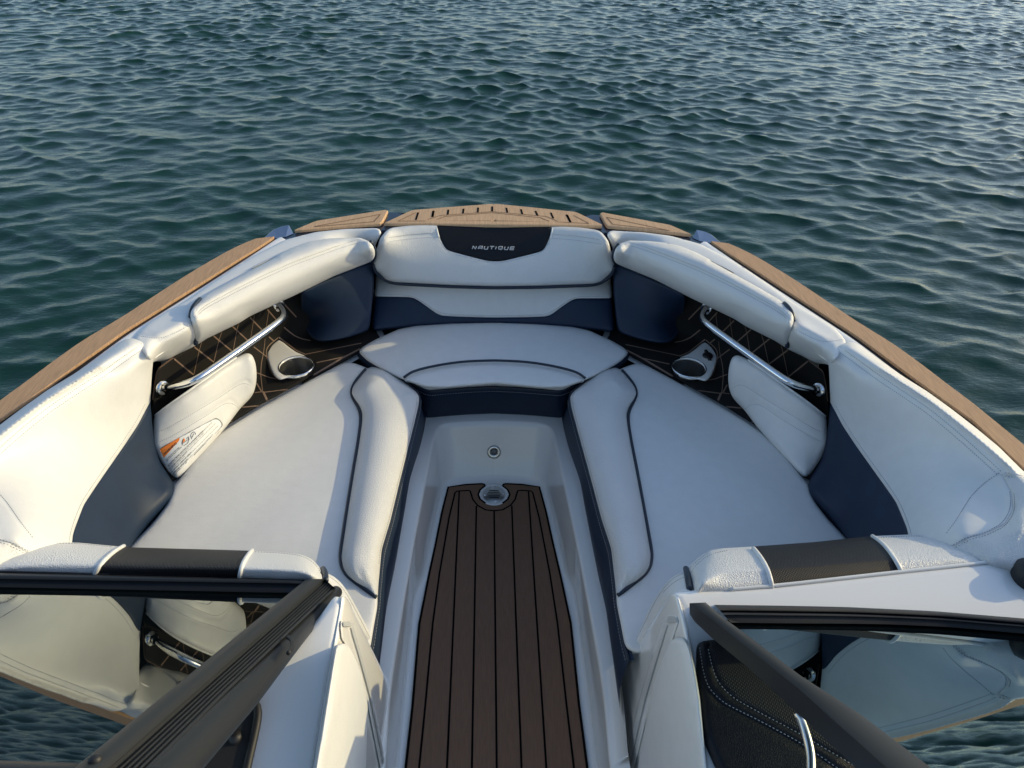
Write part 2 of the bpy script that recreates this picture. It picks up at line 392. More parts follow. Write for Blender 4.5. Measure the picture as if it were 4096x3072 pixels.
# ------------------------------------------------------------------ water
WZ = -0.14
def axis(lo, hi, st, far):
    a = list(np.arange(lo, hi, st)); s = st; x = lo
    while x > -far: s *= 1.22; x -= s; a.insert(0, x)
    s = st; x = a[-1]
    while x < far: s *= 1.22; x += s; a.append(x)
    return np.array(a)
ax, ay = axis(-9.3, 12.2, .024, 900), axis(1.4, 16.8, .024, 900)
X, Y = np.meshgrid(ax, ay); dx = np.maximum(np.gradient(ax)[None, :], np.gradient(ay)[:, None])
H = np.zeros_like(X); DX = np.zeros_like(X); DY = np.zeros_like(X)
for i in range(150):
    lam_ = .85*(.07/.85)**(rng.random()**.66)
    side = rng.random()
    th = math.radians(-90+(rng.normal(-25, 13) if side < .45 else rng.normal(24, 13) if side < .85 else rng.normal(0, 60)))
    k = 2*math.pi/lam_; amp = lam_*(.0048 if lam_ > .42 else .0068)
    fade = np.clip((lam_/dx-3.0)/3.0, 0, 1); ph = rng.random()*6.283
    # slow envelope so that trains come in groups
    e = .55+.45*np.sin(X*rng.normal(0, .9)+Y*rng.normal(0, .9)+rng.random()*6.28)
    a = k*(X*math.cos(th)+Y*math.sin(th))+ph; A_ = amp*fade*e*(.92+.14*np.sin(.55*X+.8*Y+1.3)+.10*np.sin(1.1*X-.5*Y+4))
    H += A_*np.cos(a); s_ = A_*np.sin(a)*1.75; DX -= s_*math.cos(th); DY -= s_*math.sin(th)
V = np.c_[(X+DX).ravel(), (Y+DY).ravel(), (WZ+H).ravel()]
ny, nx_ = X.shape; ii = (np.arange(ny-1)[:, None]*nx_+np.arange(nx_-1)[None]).ravel()
F = np.c_[ii, ii+1, ii+nx_+1, ii+nx_]
wm = mat('lake_water', (.008, .040, .029), .03, **{'IOR': 1.333, 'Specular IOR Level': .40}); b_ = add_bump(wm, 'noise', 30, .30, .006, (1.0, 3.2, 1)); add_bump(wm, 'noise', 8, .26, .018, (1.0, 2.3, 1), b_)
me = bpy.data.meshes.new('water'); me.vertices.add(len(V)); me.vertices.foreach_set('co', V.ravel().astype(np.float32))
me.loops.add(len(F)*4); me.loops.foreach_set('vertex_index', F.ravel().astype(np.int32)); me.polygons.add(len(F))
me.polygons.foreach_set('loop_start', np.arange(0, len(F)*4, 4, dtype=np.int32)); me.polygons.foreach_set('loop_total', np.full(len(F), 4, np.int32))
me.polygons.foreach_set('use_smooth', np.ones(len(F), bool)); me.update(calc_edges=True); me.materials.append(wm)
water = bpy.data.objects.new('water', me); COL.objects.link(water); water['kind'] = 'structure'

# ------------------------------------------------------------------ the boat: hull, deck, floor
boat = thing('motorboat', 'open bow motorboat with tan deck mats and chrome fittings on dark green water', 'boat')
GZ = .80
EXT = [(-1.29, 1.05, GZ), (-1.33, .5, GZ), (-1.34, -.6, GZ)]
def ext(w, dxy=0.0): return np.vstack([w]+[np.array([[e[0]+dxy, e[1], e[2]]]) for e in EXT])
outer = world(P(15, '1450 437,1280 505,1100 597,930 695,760 795,590 902,420 1012,210 1150,0 1288', GZ)+P(3, '700 352,480 507,250 680,0 862', GZ))
inner = world(P(15, '1655 414,1480 530,1300 640,1100 765,900 893,700 1018,500 1143,250 1300,0 1455', GZ)+P(3, '700 522,480 680,250 845,0 1015', GZ))
black = world(P(15, '1690 408,1510 530,1300 668,1100 795,900 925,700 1050,500 1175,250 1332,0 1490', GZ)+P(3, '700 560,480 718,250 885,0 1060', GZ))
outer, inner, black = ext(outer), ext(inner, .075), ext(black+[.004, -.002, 0], .099)
bowout = world(P(1, '60 440,380 372,560 297,1165 200,1190 193,1320 214,1370 207,2045 153', GZ))
bowout[-1, 0] = 0
# teak strip on the gunwale
def strip_plate(name, a, b, z0, z1, m, parent):
    a = resample(a, n=70); b = resample(b, n=70); o = np.vstack([a, b[::-1]]); return slab(name, o, z0, z1, m, parent, sm=0, step=.015, bevel=.001)
tl = strip_plate('side_deck_mat', outer, inner, GZ-.008, GZ+.004, teak, boat); mirror(tl, boat)
# deck: rubber edge, white moulding under the coaming pads
deck_in = black+np.array([.055, -.03, -.012]); deck_in2 = deck_in+np.array([.01, -.005, -.05])
out2 = np.vstack([bowout[:0:-1], ]) 
edge = np.vstack([np.array([[0, bowout[-1, 1], GZ]]), bowout[::-1][1:-1], outer[0:]])
for nm, rails, m in (('rubber_gasket', [outer+np.array([-.006, .002, -.004]), black+np.array([0, 0, -.004])], rubber),
                     ('side_deck', [black+np.array([-.004, 0, -.003]), black+np.array([.012, -.008, .004]), deck_in, deck_in2], gel)):
    o = loft(nm, rails, m, boat, 90, 1); mirror(o, boat)
# hull sides
def offs(c, o, z): q = c.copy(); cx = np.array([0, 1.2]); d = q[:, :2]-cx; d /= np.linalg.norm(d, axis=1)[:, None]; q[:, :2] += d*o; q[:, 2] = z; return q
hr = [offs(edge, .004, GZ-.006), offs(edge, .012, GZ-.02), offs(edge, .012, GZ-.05), offs(edge, .004, GZ-.09), offs(edge, .0, .4), offs(edge, -.05, .1), offs(edge, -.15, -.4)]
h = loft('hull', hr, navy_gel, boat, 140, 1); mirror(h, boat)
cf = offs(edge, -.06, -.05)[:, :2]; cf = np.vstack([cf, (cf*[-1, 1])[::-1]]); slab('cockpit_floor', cf, -.07, -.045, gel, boat, sm=0, step=.05)
# bow deck under the step plates
bo = bowout.copy(); bo[:, 2] = 0
inn = world(P(1, '2045 322,1500 334,1150 350,1000 336,800 342,560 362,300 428,60 560', GZ))
cap = np.vstack([bowout[::-1], black[:1]*1.0, inn[::-1]])
half = cap[:, :2]
full = np.vstack([half, (half*[-1, 1])[::-1]])
slab('bow_deck', full, GZ-.05, GZ-.006, navy_gel, boat, sm=0, step=.03)
# bow step plates
cp = world(P(1, '1140 315,1370 207,1700 180,2045 153', GZ)); cp[-1, 0] = 0; cb = world(P(1, '2045 292,1600 297', GZ)); cb[0, 0] = 0
hp = np.vstack([cp, cb])[:, :2]
plate = slab('bow_step_mat', np.vstack([hp, (hp*[-1, 1])[::-1]]), GZ-.004, GZ+.008, teak2, boat, sm=0, step=.02, bevel=.003)
sp = world(P(1, '385 373,560 299,1163 202,1108 316,800 335', GZ))
sideplate = slab('bow_side_mat', sp, GZ-.004, GZ+.008, teak2, boat, sm=0, step=.02, bevel=.003); sideplate2 = mirror(sideplate, boat)
def slots(name, segs, z, w, m, parent):
    V, F = [], []
    for (a, b) in segs:
        a = U(*a, z)[:2]; b = U(*b, z)[:2]; t_ = (b-a)/np.linalg.norm(b-a); n_ = np.array([-t_[1], t_[0]])*w/2; k = len(V)
        for q_ in (a-n_, a+n_, b+n_, b-n_): V.append((q_[0], q_[1], z+.0008))
        F.append((k, k+1, k+2, k+3))
        if name == 'slot': mesh_obj(name, V, F, m, parent, False); V, F = [], []
    if F: return mesh_obj(name, V, F, m, parent, False)
def cseg(c, s): 
    p = P(c, s); return [((p[i][0], p[i][1]), (p[i+1][0], p[i+1][1])) for i in range(0, len(p)-1, 2)]
PZ = GZ+.008
slots('slot', cseg(18, '122 237,108 325,345 218,335 290,570 202,560 272,785 187,778 257,992 170,992 243,1200 190,1215 262,1415 212,1437 285,1630 236,1660 308,1855 262,1893 348,2085 290,2145 403')
      + cseg(1, '1420 212,1400 275,1552 198,1542 250')+cseg(2, '465 232,495 292'), PZ, .0072, groove, plate)
lt = mat('tan_bevel', (.56, .36, .21), .7); dk = mat('dark_tan_groove', (.20, .11, .055), .75)  # dk: darker tan of the lines inlaid on the bow mats
slots('bevel_line', cseg(18, '40 362,230 303,230 303,992 246,992 246,1790 318,1790 318,1960 392,180 362,300 318,300 318,992 262,992 262,1700 335,1700 335,1830 388')+cseg(1, '1250 285,1400 213,1250 285,1480 283')+cseg(2, '520 236,650 305,650 305,400 292'), PZ, .0035, dk, plate)
slots('frame_line', cseg(1, '545 330,1100 228,1100 228,1045 290,1045 290,545 332'), PZ, .004, dk, sideplate)
slots('frame_line', cseg(2, '800 252,1330 365,1330 365,850 312,850 312,800 252'), PZ, .004, dk, sideplate2)
# cleats
def cleat(side):
    c = world(P(15, '1490 430,1690 407,1775 396,1830 383,1862 358', GZ)); r_ = world(P(15, '1530 404,1640 326,1720 291,1812 273', .80))
    zz = [.803, .809, .813, .816]; pr = [(x, y) for x, y, _ in P(15, '1530 404,1640 326,1720 291,1812 273')]
    r_ = np.array([U(p[0], p[1], z) for p, z in zip(pr, zz)])
    b = c.copy(); b[:, 2] = GZ-.004; ob = b+np.array([-.03, .045, 0])
    r_[0] = b[0]+[.01, .004, .003]; ob[0] = b[0]+[.004, .004, -.003]
    V = [b[0], b[1], b[2], b[4], r_[0], r_[1], r_[2], r_[3], ob[0], ob[1], ob[2], ob[4]]
    F = [(0, 1, 5, 4), (1, 2, 6, 5), (2, 7, 6), (2, 3, 7), (8, 4, 5, 9), (9, 5, 6, 10), (10, 6, 7), (10, 7, 11), (3, 11, 7), (0, 4, 8)]
    o = mesh_obj('cleat', V, F, mat('satin_metal', (.46, .50, .56), .30, 1.0), boat, False)
    md = o.modifiers.new('bevel', 'BEVEL'); md.width = .003; md.segments = 3
    return o
c1 = cleat(0); c2 = mirror(c1, boat); c2.modifiers.new('bevel', 'BEVEL').width = .003

# floor liner (white gelcoat) : rim, well walls, floor
rimo = P(8, '1067 440,560 470,520 620,440 900,370 1200,290 1659', .222)+P(7, '520 700,470 1000,440 1300,420 1659', .222)
rimi = P(8, '1067 530,900 532,700 546,655 560,630 590,600 720,555 960,500 1250,430 1659', .216)+P(7, '690 440,600 1000,575 1220,550 1659', (.216, .216))
foot = P(8, '1067 935,900 945,720 965,690 975,680 1000,650 1130,605 1330,540 1659', .012)+P(7, '740 500,660 1250,620 1659', .010)
flo = P(8, '1067 1010,900 1010,760 1020,745 1030,735 1060,700 1200,660 1400,600 1659', .0)+P(7, '800 500,710 1250,660 1659', .0)
R_ = [world(x) for x in (rimo, rimi, foot, flo)]
E0 = [(-.33, .3, .22), (-.285, .3, .215), (-.265, .3, .0), (-.20, .3, 0)]
R_ = [np.vstack([a, [b]]) for a, b in zip(R_, E0)]
for a in R_: a[0, 0] = 0
R_ = [resample(a, n=160) for a in R_]
rr = [R_[0]+[0, .03, .0], R_[0], R_[1]+(R_[0]-R_[1])*.10+[0, 0, .003], R_[1], R_[1]*.92+R_[2]*.08+[0, 0, -.004], R_[1]*.5+R_[2]*.5, R_[2]*.92+R_[1]*.08+[0, 0, -.006], R_[2], R_[2]*.8+R_[3]*.2+[0, 0, -.002], R_[3]]
ctr = R_[3].copy(); ctr[:, 0] = 0; ctr[:, 2] = -.001; ctr[:, 1] = np.minimum(ctr[:, 1], ctr[0, 1]); rr.append(ctr)
l = loft('floor_liner', rr, gel, boat, 160, 2); mirror(l, boat)
# recessed side panels of the well walls
pn = P(8, '545 1010,615 1014,618 1030,600 1110,560 1350,505 1659,430 1659,480 1350', .1)
# floor mat
mt = world(P(8, '975 996,990 1000,997 1010,960 1040,945 1075,960 1110,1000 1140,1067 1152', 0))
left = world(P(8, '960 996,850 1002,725 1020', 0)+P(8, '680 1200,630 1450,585 1659', 0)+P(7, '780 700,735 1250,690 1659', 0))
hl = np.vstack([[[0, mt[-1, 1], 0]], mt[::-1][1:], left, [[-.235, .45, 0]], [[0, .45, 0]]])[:, :2]
ful = np.vstack([hl, (hl*[-1, 1])[::-1]])
fm = slab('floor_mat', ful, .0, .006, brown, boat, sm=0, step=.012, bevel=.0015)
MZ = .0068
def flat_lines(name, lines, w, z, m, parent):
    V, F = [], []
    for l_ in lines:
        p = np.asarray(l_, float)[:, :2]; T = np.gradient(p, axis=0); T /= np.linalg.norm(T, axis=1)[:, None]; N_ = np.c_[-T[:, 1], T[:, 0]]*w/2; b = len(V)
        for i in range(len(p)): V += [(*(p[i]-N_[i]), z), (*(p[i]+N_[i]), z)]
        for i in range(len(p)-1): F.append((b+2*i, b+2*i+2, b+2*i+3, b+2*i+1))
    return mesh_obj(name, V, F, m, parent, False)
SP = .0642; cy = U(1978, 1982, 0)[1]; xs = .002
border = world(P(8, '1067 1195,1000 1188,940 1155,905 1110,895 1075,885 1048,870 1045,790 1050,775 1060,730 1250,660 1659', 0)+P(7, '870 700,820 1250,780 1659', 0)); border[0, 0] = 0
border = np.vstack([border, [[-.20, .45, 0]]]); b2 = border*[-1, 1, 1]
y_top = {0: border[0, 1], 1: world(P(8, '937 1158', 0))[0, 1], 2: world(P(8, '805 1050', 0))[0, 1]}
lines = [border, b2]+[np.array([[s_*SP*k_, y_top[k_], 0], [s_*SP*k_, .45, 0]]) for k_ in (0, 1, 2) for s_ in ((1,) if k_ == 0 else (1, -1))]
flat_lines('groove', lines, .0058, MZ, groove, fm)
out_l = np.vstack([ful, ful[:1]]); flat_lines('edge_band', [np.vstack([hl])[1:-1], (hl*[-1, 1])[1:-1]], .007, MZ+.0002, groove, fm)
# drain and courtesy light
dc = U(1978, 1982, 0)
dr = lathe('drain', [(.056, .001), (.056, .006), (.050, .007), (.047, .004), (.043, .004), (.0425, .0045), (.0, .0045)], (0, dc[1], .0), (0, 0, 1), gel, boat)
lathe('drain_plate', [(.042, .004), (.042, .0065), (.0405, .0075), (0, .0075)], (0, dc[1], 0), (0, 0, 1), steel, dr)
V, F = [], []
for k_ in range(5):
    y_ = dc[1]+(k_-2)*.009; w_ = .026-abs(k_-2)*.004; b = len(V); V += [(-w_, y_-.0018, .0079), (w_, y_-.0018, .0079), (w_, y_+.0018, .0079), (-w_, y_+.0018, .0079)]; F.append((b, b+1, b+2, b+3))
mesh_obj('drain_slot', V, F, groove, dr, False)
for a_ in range(4):
    w_ = a_*math.pi/2+.1; lathe('screw', [(.0045, .0076), (.004, .009), (0, .0095)], (.034*math.cos(w_), dc[1]+.034*math.sin(w_), 0), (0, 0, 1), chrome, dr, 12)
# front wall of the well: light sits on it
wp = np.array(R_[1][0]*.5+R_[2][0]*.5); tang = R_[1][0]-R_[2][0]; wn = np.cross(tang, [1, 0, 0]); wn /= np.linalg.norm(wn); wn = wn if wn[1] < 0 else -wn
lc = UP(1979, 1808, wn, wp@wn); lc[0] = 0
cl = lathe('courtesy_light', [(.026, .0), (.026, .002), (.021, .005), (.014, .003), (.012, .002)], lc, wn, steel, boat)
lathe('lens', [(.012, .0035), (.006, .005), (0, .0055)], lc, wn, mat('frosted_lens', (.12, .12, .12), .3), cl, 24)

# ------------------------------------------------------------------ upholstery
def setz(pts, zs):
    """heights given at evenly spread knots along the points"""
    n = len(pts); zz = np.interp(np.linspace(0, 1, n), np.linspace(0, 1, len(zs)), zs)
    return [(p[0], p[1], float(z)) for p, z in zip(pts, zz)]
def sym(pts):
    """complete an outline traced on the left with its mirror image; both ends lie on the centre plane"""
    w = world(pts); w[0, 0] = 0; w[-1, 0] = 0; m = (w*[-1, 1, 1])[::-1][1:-1]; a = np.vstack([w, m]); x, y = proj(a)
    return [(float(i), float(j), float(k)) for i, j, k in zip(x, y, a[:, 2])]
def msym(pts):
    w = world(pts)*[-1, 1, 1]; x, y = proj(w); return [(float(i), float(j), float(k)) for i, j, k in zip(x, y, w[:, 2])]

# seat cushions ---------------------------------------------------
SL = thing('seat_cushion', 'long seat cushion on the left, mostly sunlit, with raised cream bolster and navy piping', 'cushion', 'bow seat cushions')
so = P(13, '1605 95,1640 88,1700 98,1790 135,1900 180,2060 300,2120 400,2060 700,1960 1100,1870 1450,1850 1600', .42)+P(16, '1690 600,1665 740,1640 880,1622 1000,1600 1120,1480 1180', .42)+P(16, '600 1000,-600 760', .42)+P(14, '700 1100,1100 900,1350 650,1480 480,1540 300', .42)+P(13, '400 960,500 830,600 705,700 617,850 520,1000 427,1200 315,1400 203', .42)
s = patch(so, SL, [('cushion', vinyl, None)], step=12, sm=3, r=.012, crown=.006, thick=.09, cw=.12, bumpf=lambda V: .0012*np.sin(V[:, 0]*9+V[:, 1]*5)+.0008*np.sin(V[:, 0]*23-V[:, 1]*17))
bo_o = P(13, '1772 148,1720 210,1672 270,1657 320,1680 368,1728 428,1744 480,1737 560,1717 700,1682 900,1642 1150,1604 1400,1590 1500', .424)+P(16, '1272 60,1276 120,1292 210,1340 288,1420 348,1530 428,1640 508,1688 545', .424)
bo_i = P(16, '1700 420,1712 300,1725 150,1738 0', .405)+P(13, '1960 1260,2022 1000,2082 760,2132 560,2166 420,2174 345,2150 308,2050 228,1950 150,1900 126,1850 120,1805 125', .410)
rid = P(13, '1850 185,1790 290,1850 430,1870 600,1830 850,1790 1100,1745 1350,1720 1500', .452)+P(16, '1440 60,1420 160,1440 240,1520 330', .452)
rid2 = [(p[0]+38, p[1], .449) for p in rid[:8]]
sb = patch(bo_o+bo_i, SL, [('bolster', grain, None)], step=9, sm=1, r=.020, crown=.004, thick=.03, cw=.05, ctrl=[rid, rid2], lam=.01)
line_on('piping', s, bo_o, .0052, navy_pipe, SL, .003)
stitch_on('stitching', sb, [[(p[0]-9, p[1], p[2]) for p in bo_i[2:-5]]], thread, SL)
top = P(13, '1950 150,2050 228,2150 308,2176 345,2168 420,2134 560,2084 760,2024 1000,1962 1260,1900 1475', .412)+P(16, '1725 150,1712 300,1700 420,1692 560,1675 680,1650 850,1628 1000,1600 1130,1565 1260', .412)
bot = P(8, '575 400,562 490,545 600,510 740,462 880,418 1020,395 1190,348 1480,318 1659', .224)+P(7, '545 640,520 850,500 1000,480 1200,466 1330', .224)
mid = [((a[0]+b[0])/2, (a[1]+b[1])/2, .33) for a, b in zip(resample(top, n=60), resample(bot, n=60))]
tw, bw = world(top), world(bot); tw = resample(tw, n=60); bw = resample(bw, n=60); mw = tw*.5+bw*.5; bul = np.array([.012, 0, 0])
sw = loft('side_panel', [tw+[-.012, 0, .004], tw, tw*.85+bw*.15+bul*.5, mw+bul, tw*.15+bw*.85+bul*.5, bw], navy, SL, 60, 1)
tube('piping', tw+[.001, 0, .002], .0045, navy_pipe, SL)
tw2 = resample(tw+[.004, 0, -.012], .0015); V, F = [], []
for i in range(0, len(tw2)-5, 6): tube_mesh(tw2[i:i+5:2], .0008, 5, V, F)
mesh_obj('stitching', V, F, thread_light, SL)
SR = thing('seat_cushion', 'long seat cushion on the right, wholly in shade, with raised bolster and navy piping', 'cushion', 'bow seat cushions')
mirror_parts(SL, SR)

# bow filler cushion ----------------------------------------------
BF = thing('bow_cushion', 'wide white cushion across the bow with a curved front roll over a navy face', 'cushion')
fo = sym(P(1, '2050 1138,1700 1146,1400 1168,1250 1198,1050 1288,960 1340,914 1380,925 1400', .44)+P(8, '125 75,200 122,330 190,440 235,560 275,700 280,1067 250', .44))
f1 = patch(fo, BF, [('cushion', vinyl, None)], step=12, sm=1, r=.014, crown=.006, thick=.03)
fr_ = sym(P(8, '1067 96,850 104,700 123,560 151,480 172,430 190,396 222', .448)+P(8, '412 237,455 242,500 262,560 290,600 295,700 286,900 270,1067 264', (.42, .40)))
f2 = patch(fr_, BF, [('front_roll', vinyl, None)], step=9, sm=1, r=.024, crown=.002, thick=.02, cw=.03)
pl = P(8, '1067 96,850 104,700 123,560 151,480 172,430 190,396 222', .45); line_on('piping', f1, pl[::-1]+msym(pl)[1:], .0045, navy_pipe, BF, .012)
fl = P(8, '1067 258,900 263,700 278,600 286,560 281,500 256,455 237,415 231', .4); stitch_on('stitching', f2, [fl+[]], thread, BF); stitch_on('stitching', f2, [msym(fl)], thread, BF)
ft = world(P(8, '412 240,455 247,500 268,560 297,600 302,700 293,900 278,1067 272', .398)); fb = world(P(8, '520 440,540 480,562 500,620 496,700 488,800 480,900 474,1067 468', .224))
for a in (ft, fb): a[-1, 0] = 0
ft, fb = resample(ft, n=40), resample(fb, n=40); FT = np.vstack([ft, (ft*[-1, 1, 1])[::-1][1:]]); FB = np.vstack([fb, (fb*[-1, 1, 1])[::-1][1:]])
loft('front_face', [FT+[0, .012, .006], FT, FT*.8+FB*.2-[0, .006, 0], FT*.5+FB*.5-[0, .008, 0], FT*.2+FB*.8-[0, .006, 0], FB], navy, BF, 120, 1)
tube('piping', FT+[0, -.003, 0], .005, navy_pipe, BF)
q2 = resample(FT+[0, -.0075, -.014], .0015); V, F = [], []
for i in range(0, len(q2)-5, 6): tube_mesh(q2[i:i+5:2], .0007, 5, V, F)
mesh_obj('stitching', V, F, thread_light, BF)
gt = world(P(1, '914 1383,925 1402,1000 1455,1085 1515,1180 1570', .436)); gb = world(P(1, '920 1440,945 1490,1000 1540,1060 1590,1150 1650', .36))
g = loft('side_face', [gt+[.004, .004, .003], gt, gt*.5+gb*.5+[-.004, -.004, 0], gb], navy, BF, 20, 0); mirror(g, BF)

# bow backrest -----------------------------------------------------
BB = thing('bow_back_cushion', 'padded white bow backrest with a black lettered panel above and navy trim at its foot', 'backrest')
bt = sym(P(1, '2050 300,1600 304,1350 320,1200 338,1155 358,1130 392', .80)+setz(P(1, '1098 432,1080 500,1060 560,1046 610,1044 680,1060 715,1100 750', 0), [.79, .755, .72, .69, .66, .63, .61])+P(1, '1150 785,1220 802,1400 812,1700 828,2050 838', (.605, .60)))
lp = sym(P(18, '1000 392,600 396,165 420,178 500,200 590,240 680,290 775,325 815,500 865,750 930,930 975,1000 980', .75))
dseam = P(1, '1088 452,1200 432,1400 407,1592 397', .78); dm = msym(dseam)
s1 = patch(bt, BB, [('logo_panel', blackv, lp), ('bolster', grain, None)], step=8, sm=2, r=.022, crown=.006, thick=.05, cuts=[lp+[lp[0]]], seams=[(dseam, .003, .006), (dm, .003, .006), (lp, .002, .004)], cw=.05)
lo = sym(P(1, '2050 812,1400 790,1062 700,1058 800,1052 918,1040 1050,1031 1185,1050 1208,1200 1192,1400 1172,1700 1158,2050 1152', 0))
lo_l = setz(P(1, '2050 812,1400 800,1064 700', 0), [.575, .575])+setz(P(1, '1058 800,1052 918,1040 1050,1031 1185', 0), [.55, .52, .48, .44])+P(1, '1050 1208,1200 1192,1400 1172,1700 1158,2050 1152', .435)
lo = sym(lo_l)
nb = P(1, '1000 919,1052 919,1370 926,1410 946,1500 1010,1590 1075,1640 1084,1800 1092,2050 1098', .5); nbs = nb+msym(nb)[::-1][1:]
npoly = nbs+[(nbs[-1][0]+40, 1600, 0), (nbs[0][0]-40, 1600, 0)]
s2 = patch(lo, BB, [('navy_trim', navy, npoly), ('lower_panel', vinyl, None)], step=9, sm=1, r=.014, crown=.004, thick=.05, cuts=[nbs[1:-1]], seams=[(nbs, .0015, .005)])
pb = P(1, '1046 640,1046 690,1068 722,1104 752,1150 787,1220 806,1400 817,1700 833,2050 843', .6)
wpb = np.vstack([world(pb)]); wpb = U(np.array([p[0] for p in pb]), np.array([p[1] for p in pb]), np.interp(range(9), [0, 3, 4, 8], [.68, .62, .604, .6])); wpb[-1, 0] = 0
tube('piping', np.vstack([wpb, (wpb*[-1, 1, 1])[::-1][1:]])+[0, -.004, 0], .0062, navy_pipe, BB)
for q_ in (P(18, '158 425,168 500,182 570,206 630', .78),):
    line_on('white_piping', s1, q_, .0035, white_pipe, BB, .001); line_on('white_piping', s1, msym(q_), .0035, white_pipe, BB, .001)
d2 = [(p[0], p[1]+10, p[2]) for p in dseam]; d1 = [(p[0], p[1]-7, p[2]) for p in dseam]
st = P(18, '196 640,240 740,300 830,345 855,500 893,750 955,930 1002,1000 1008', .7)
stitch_on('stitching', s1, [d1, d2, msym(d1), msym(d2), st+msym(st)[::-1][1:]], thread, BB)
st2 = [(p[0], p[1]-8, p[2]) for p in nb[1:]]; stitch_on('stitching', s2, [st2+msym(st2)[::-1][1:]], thread, BB)
# lettering on the black panel
def letters(name, s, txt, org, u, v, m, parent, off=.001, shear=.0, bold=0, size=1.0, sp=1.0, fit=None):
    """text laid on a surface; org, u, v in crop pixels: origin, one unit along, one unit up"""
    Vt, Ft = text_mesh(txt, size, shear, 1, bold, sp)
    if not len(Vt): return None
    w = Vt[:, 0].max()-Vt[:, 0].min(); Vt[:, 0] -= Vt[:, 0].min()
    if fit: Vt[:, 0] *= 1.0/w
    px = org[0]+Vt[:, 0]*u[0]+Vt[:, 1]*v[0]; py = org[1]+Vt[:, 0]*u[1]+Vt[:, 1]*v[1]
    out = []
    for a, b in zip(px, py):
        d = Vector(ray(a, b)); h = s.bvh.ray_cast(Vector(CAM), d.normalized())
        if h[0] is None: return None
        n = h[1] if h[1].dot(d) < 0 else -h[1]
        out.append(np.array(h[0])+np.array(n)*off)
    return mesh_obj(name, out, Ft, m, parent, False)
# drawn italic capitals of the badge, strokes in a unit cell
GL = {'N': [[(0, 0), (.12, 1), (.75, 0.02), (.87, 1)]], 'A': [[(0, 0), (.1, .75), (.3, 1), (.95, 1), (.85, 0)], [(.06, .38), (.9, .38)]],
      'U': [[(.12, 1), (.02, .2), (.14, 0), (.8, 0), (.92, 1)]], 'T': [[(.0, 1), (1.0, 1)], [(.5, 1), (.38, 0)]], 'I': [[(.12, 1), (0, 0)]],
      'Q': [[(.15, 1), (.9, 1), (.82, .1), (.1, .1), (0, .85), (.15, 1)], [(.5, .35), (.62, -.2)]], 'E': [[(1.0, 1), (.12, 1), (0, 0), (.88, 0)], [(.06, .5), (.9, .5)]]}
def badge(s, txt, c, x0, y0, x1, y1, hgt, m, parent):
    ox, oy, k = CROPS[c]; wd = {'I': .35}; tot = sum(wd.get(ch, 1)+.28 for ch in txt)-.28; V, F = [], []; cur = 0
    for ch in txt:
        for strk in GL[ch]:
            q = []
            for (a, b) in strk:
                X_ = (cur+a*(1 if ch != 'I' else 1)*.95)/tot; xx = x0+(x1-x0)*X_+b*hgt*.12; yy = y0+(y1-y0)*X_-b*hgt; q.append((ox+xx*k, oy+yy*k, 0))
            q = resample(q, 1.2); p = drop(s, q, .0012)
            if len(p) > 1: tube_mesh(p, .0021, 6, V, F, 1.0)
        cur += wd.get(ch, 1)+.28
    return mesh_obj('lettering', V, F, m, parent)
badge(s1, 'NAUTIQUE', 18, 697, 797, 1318, 808, 42, logo_m, BB)

# navy corner pads -------------------------------------------------
CL = thing('corner_pad', 'dark navy rounded corner pad between the bow backrest and the left black side panel', 'pad', 'navy corner pads')
co = setz(P(1, '424 880,600 800,820 705,1044 620', 0), [.645, .67])+setz(P(1, '1047 760,1042 900,1022 1080,1008 1195', 0), [.62, .57, .51, .465])+P(1, '990 1215,850 1262,700 1295,600 1302,545 1290,482 1235,452 1170', (.46, .445))+setz(P(1, '437 1090,430 1000', 0), [.475, .55])
s3 = patch(co, CL, [('pad', navy, None)], step=9, sm=3, r=.009, crown=.003, thick=.035)
stitch_on('stitching', s3, [P(1, '436 900,442 1000,450 1100,462 1160,490 1222,550 1278,600 1290,700 1284,850 1250', .5)], mat('navy_thread', (.05, .08, .16), .7), CL)
CRt = thing('corner_pad', 'dark navy rounded corner pad between the bow backrest and the right black side panel', 'pad', 'navy corner pads'); mirror_parts(CL, CRt)

# forward coaming pads and their bolsters --------------------------
CO = thing('coaming_pad', 'smooth white coaming pad on the left gunwale, under the grained bolster', 'pad', 'forward coaming pads')
cpo = P(1, '1112 380,1102 352,1070 342,800 350,560 375,300 440,100 540,0 592', .804)+P(15, '1200 750,1100 817,900 955,700 1095,400 1268,250 1362,150 1462,112 1520,112 1560,170 1640,300 1800', .804)
cpo += setz(P(9, '120 1000,180 965,225 976,290 960,420 890,560 826', 0), [.70, .66, .655, .655])+setz(P(1, '0 1045,400 855,800 680,1000 590,1050 520,1066 470', 0), [.65, .65, .66, .70, .76])
cctl = [P(9, '0 716,100 730,200 748,240 742,360 690,495 622', .80), P(15, '730 1370,1000 1100,1400 860,1800 640,2200 480', (.79, .795)), P(15, '130 1500,400 1420,700 1200', .803)]
s4 = patch(cpo, CO, [('pad', vinyl, None)], step=9, sm=2, r=.010, crown=.003, thick=.03, ctrl=cctl, seams=[(P(9, '0 716,100 730,200 748,240 742,360 690,495 622'), .0016, .004)])
stitch_on('stitching', s4, [P(9, '5 722,100 735,200 753,242 747,362 695,495 628'), P(1, '1100 362,1098 400,1062 462')], thread, CO)
CB = thing('coaming_bolster', 'long sunlit cream bolster of grained vinyl along the left coaming', 'bolster', 'coaming bolsters')
cbo = P(15, '724 1290,726 1220,765 1162,830 1102,900 1044,1100 933,1400 772,1700 612', .825)+P(1, '0 690,150 610,350 510,500 455,640 432,780 424,920 426,1000 450', .825)+setz(P(1, '1040 492,1058 550,1050 600,1030 622', 0), [.81, .77, .73, .70])
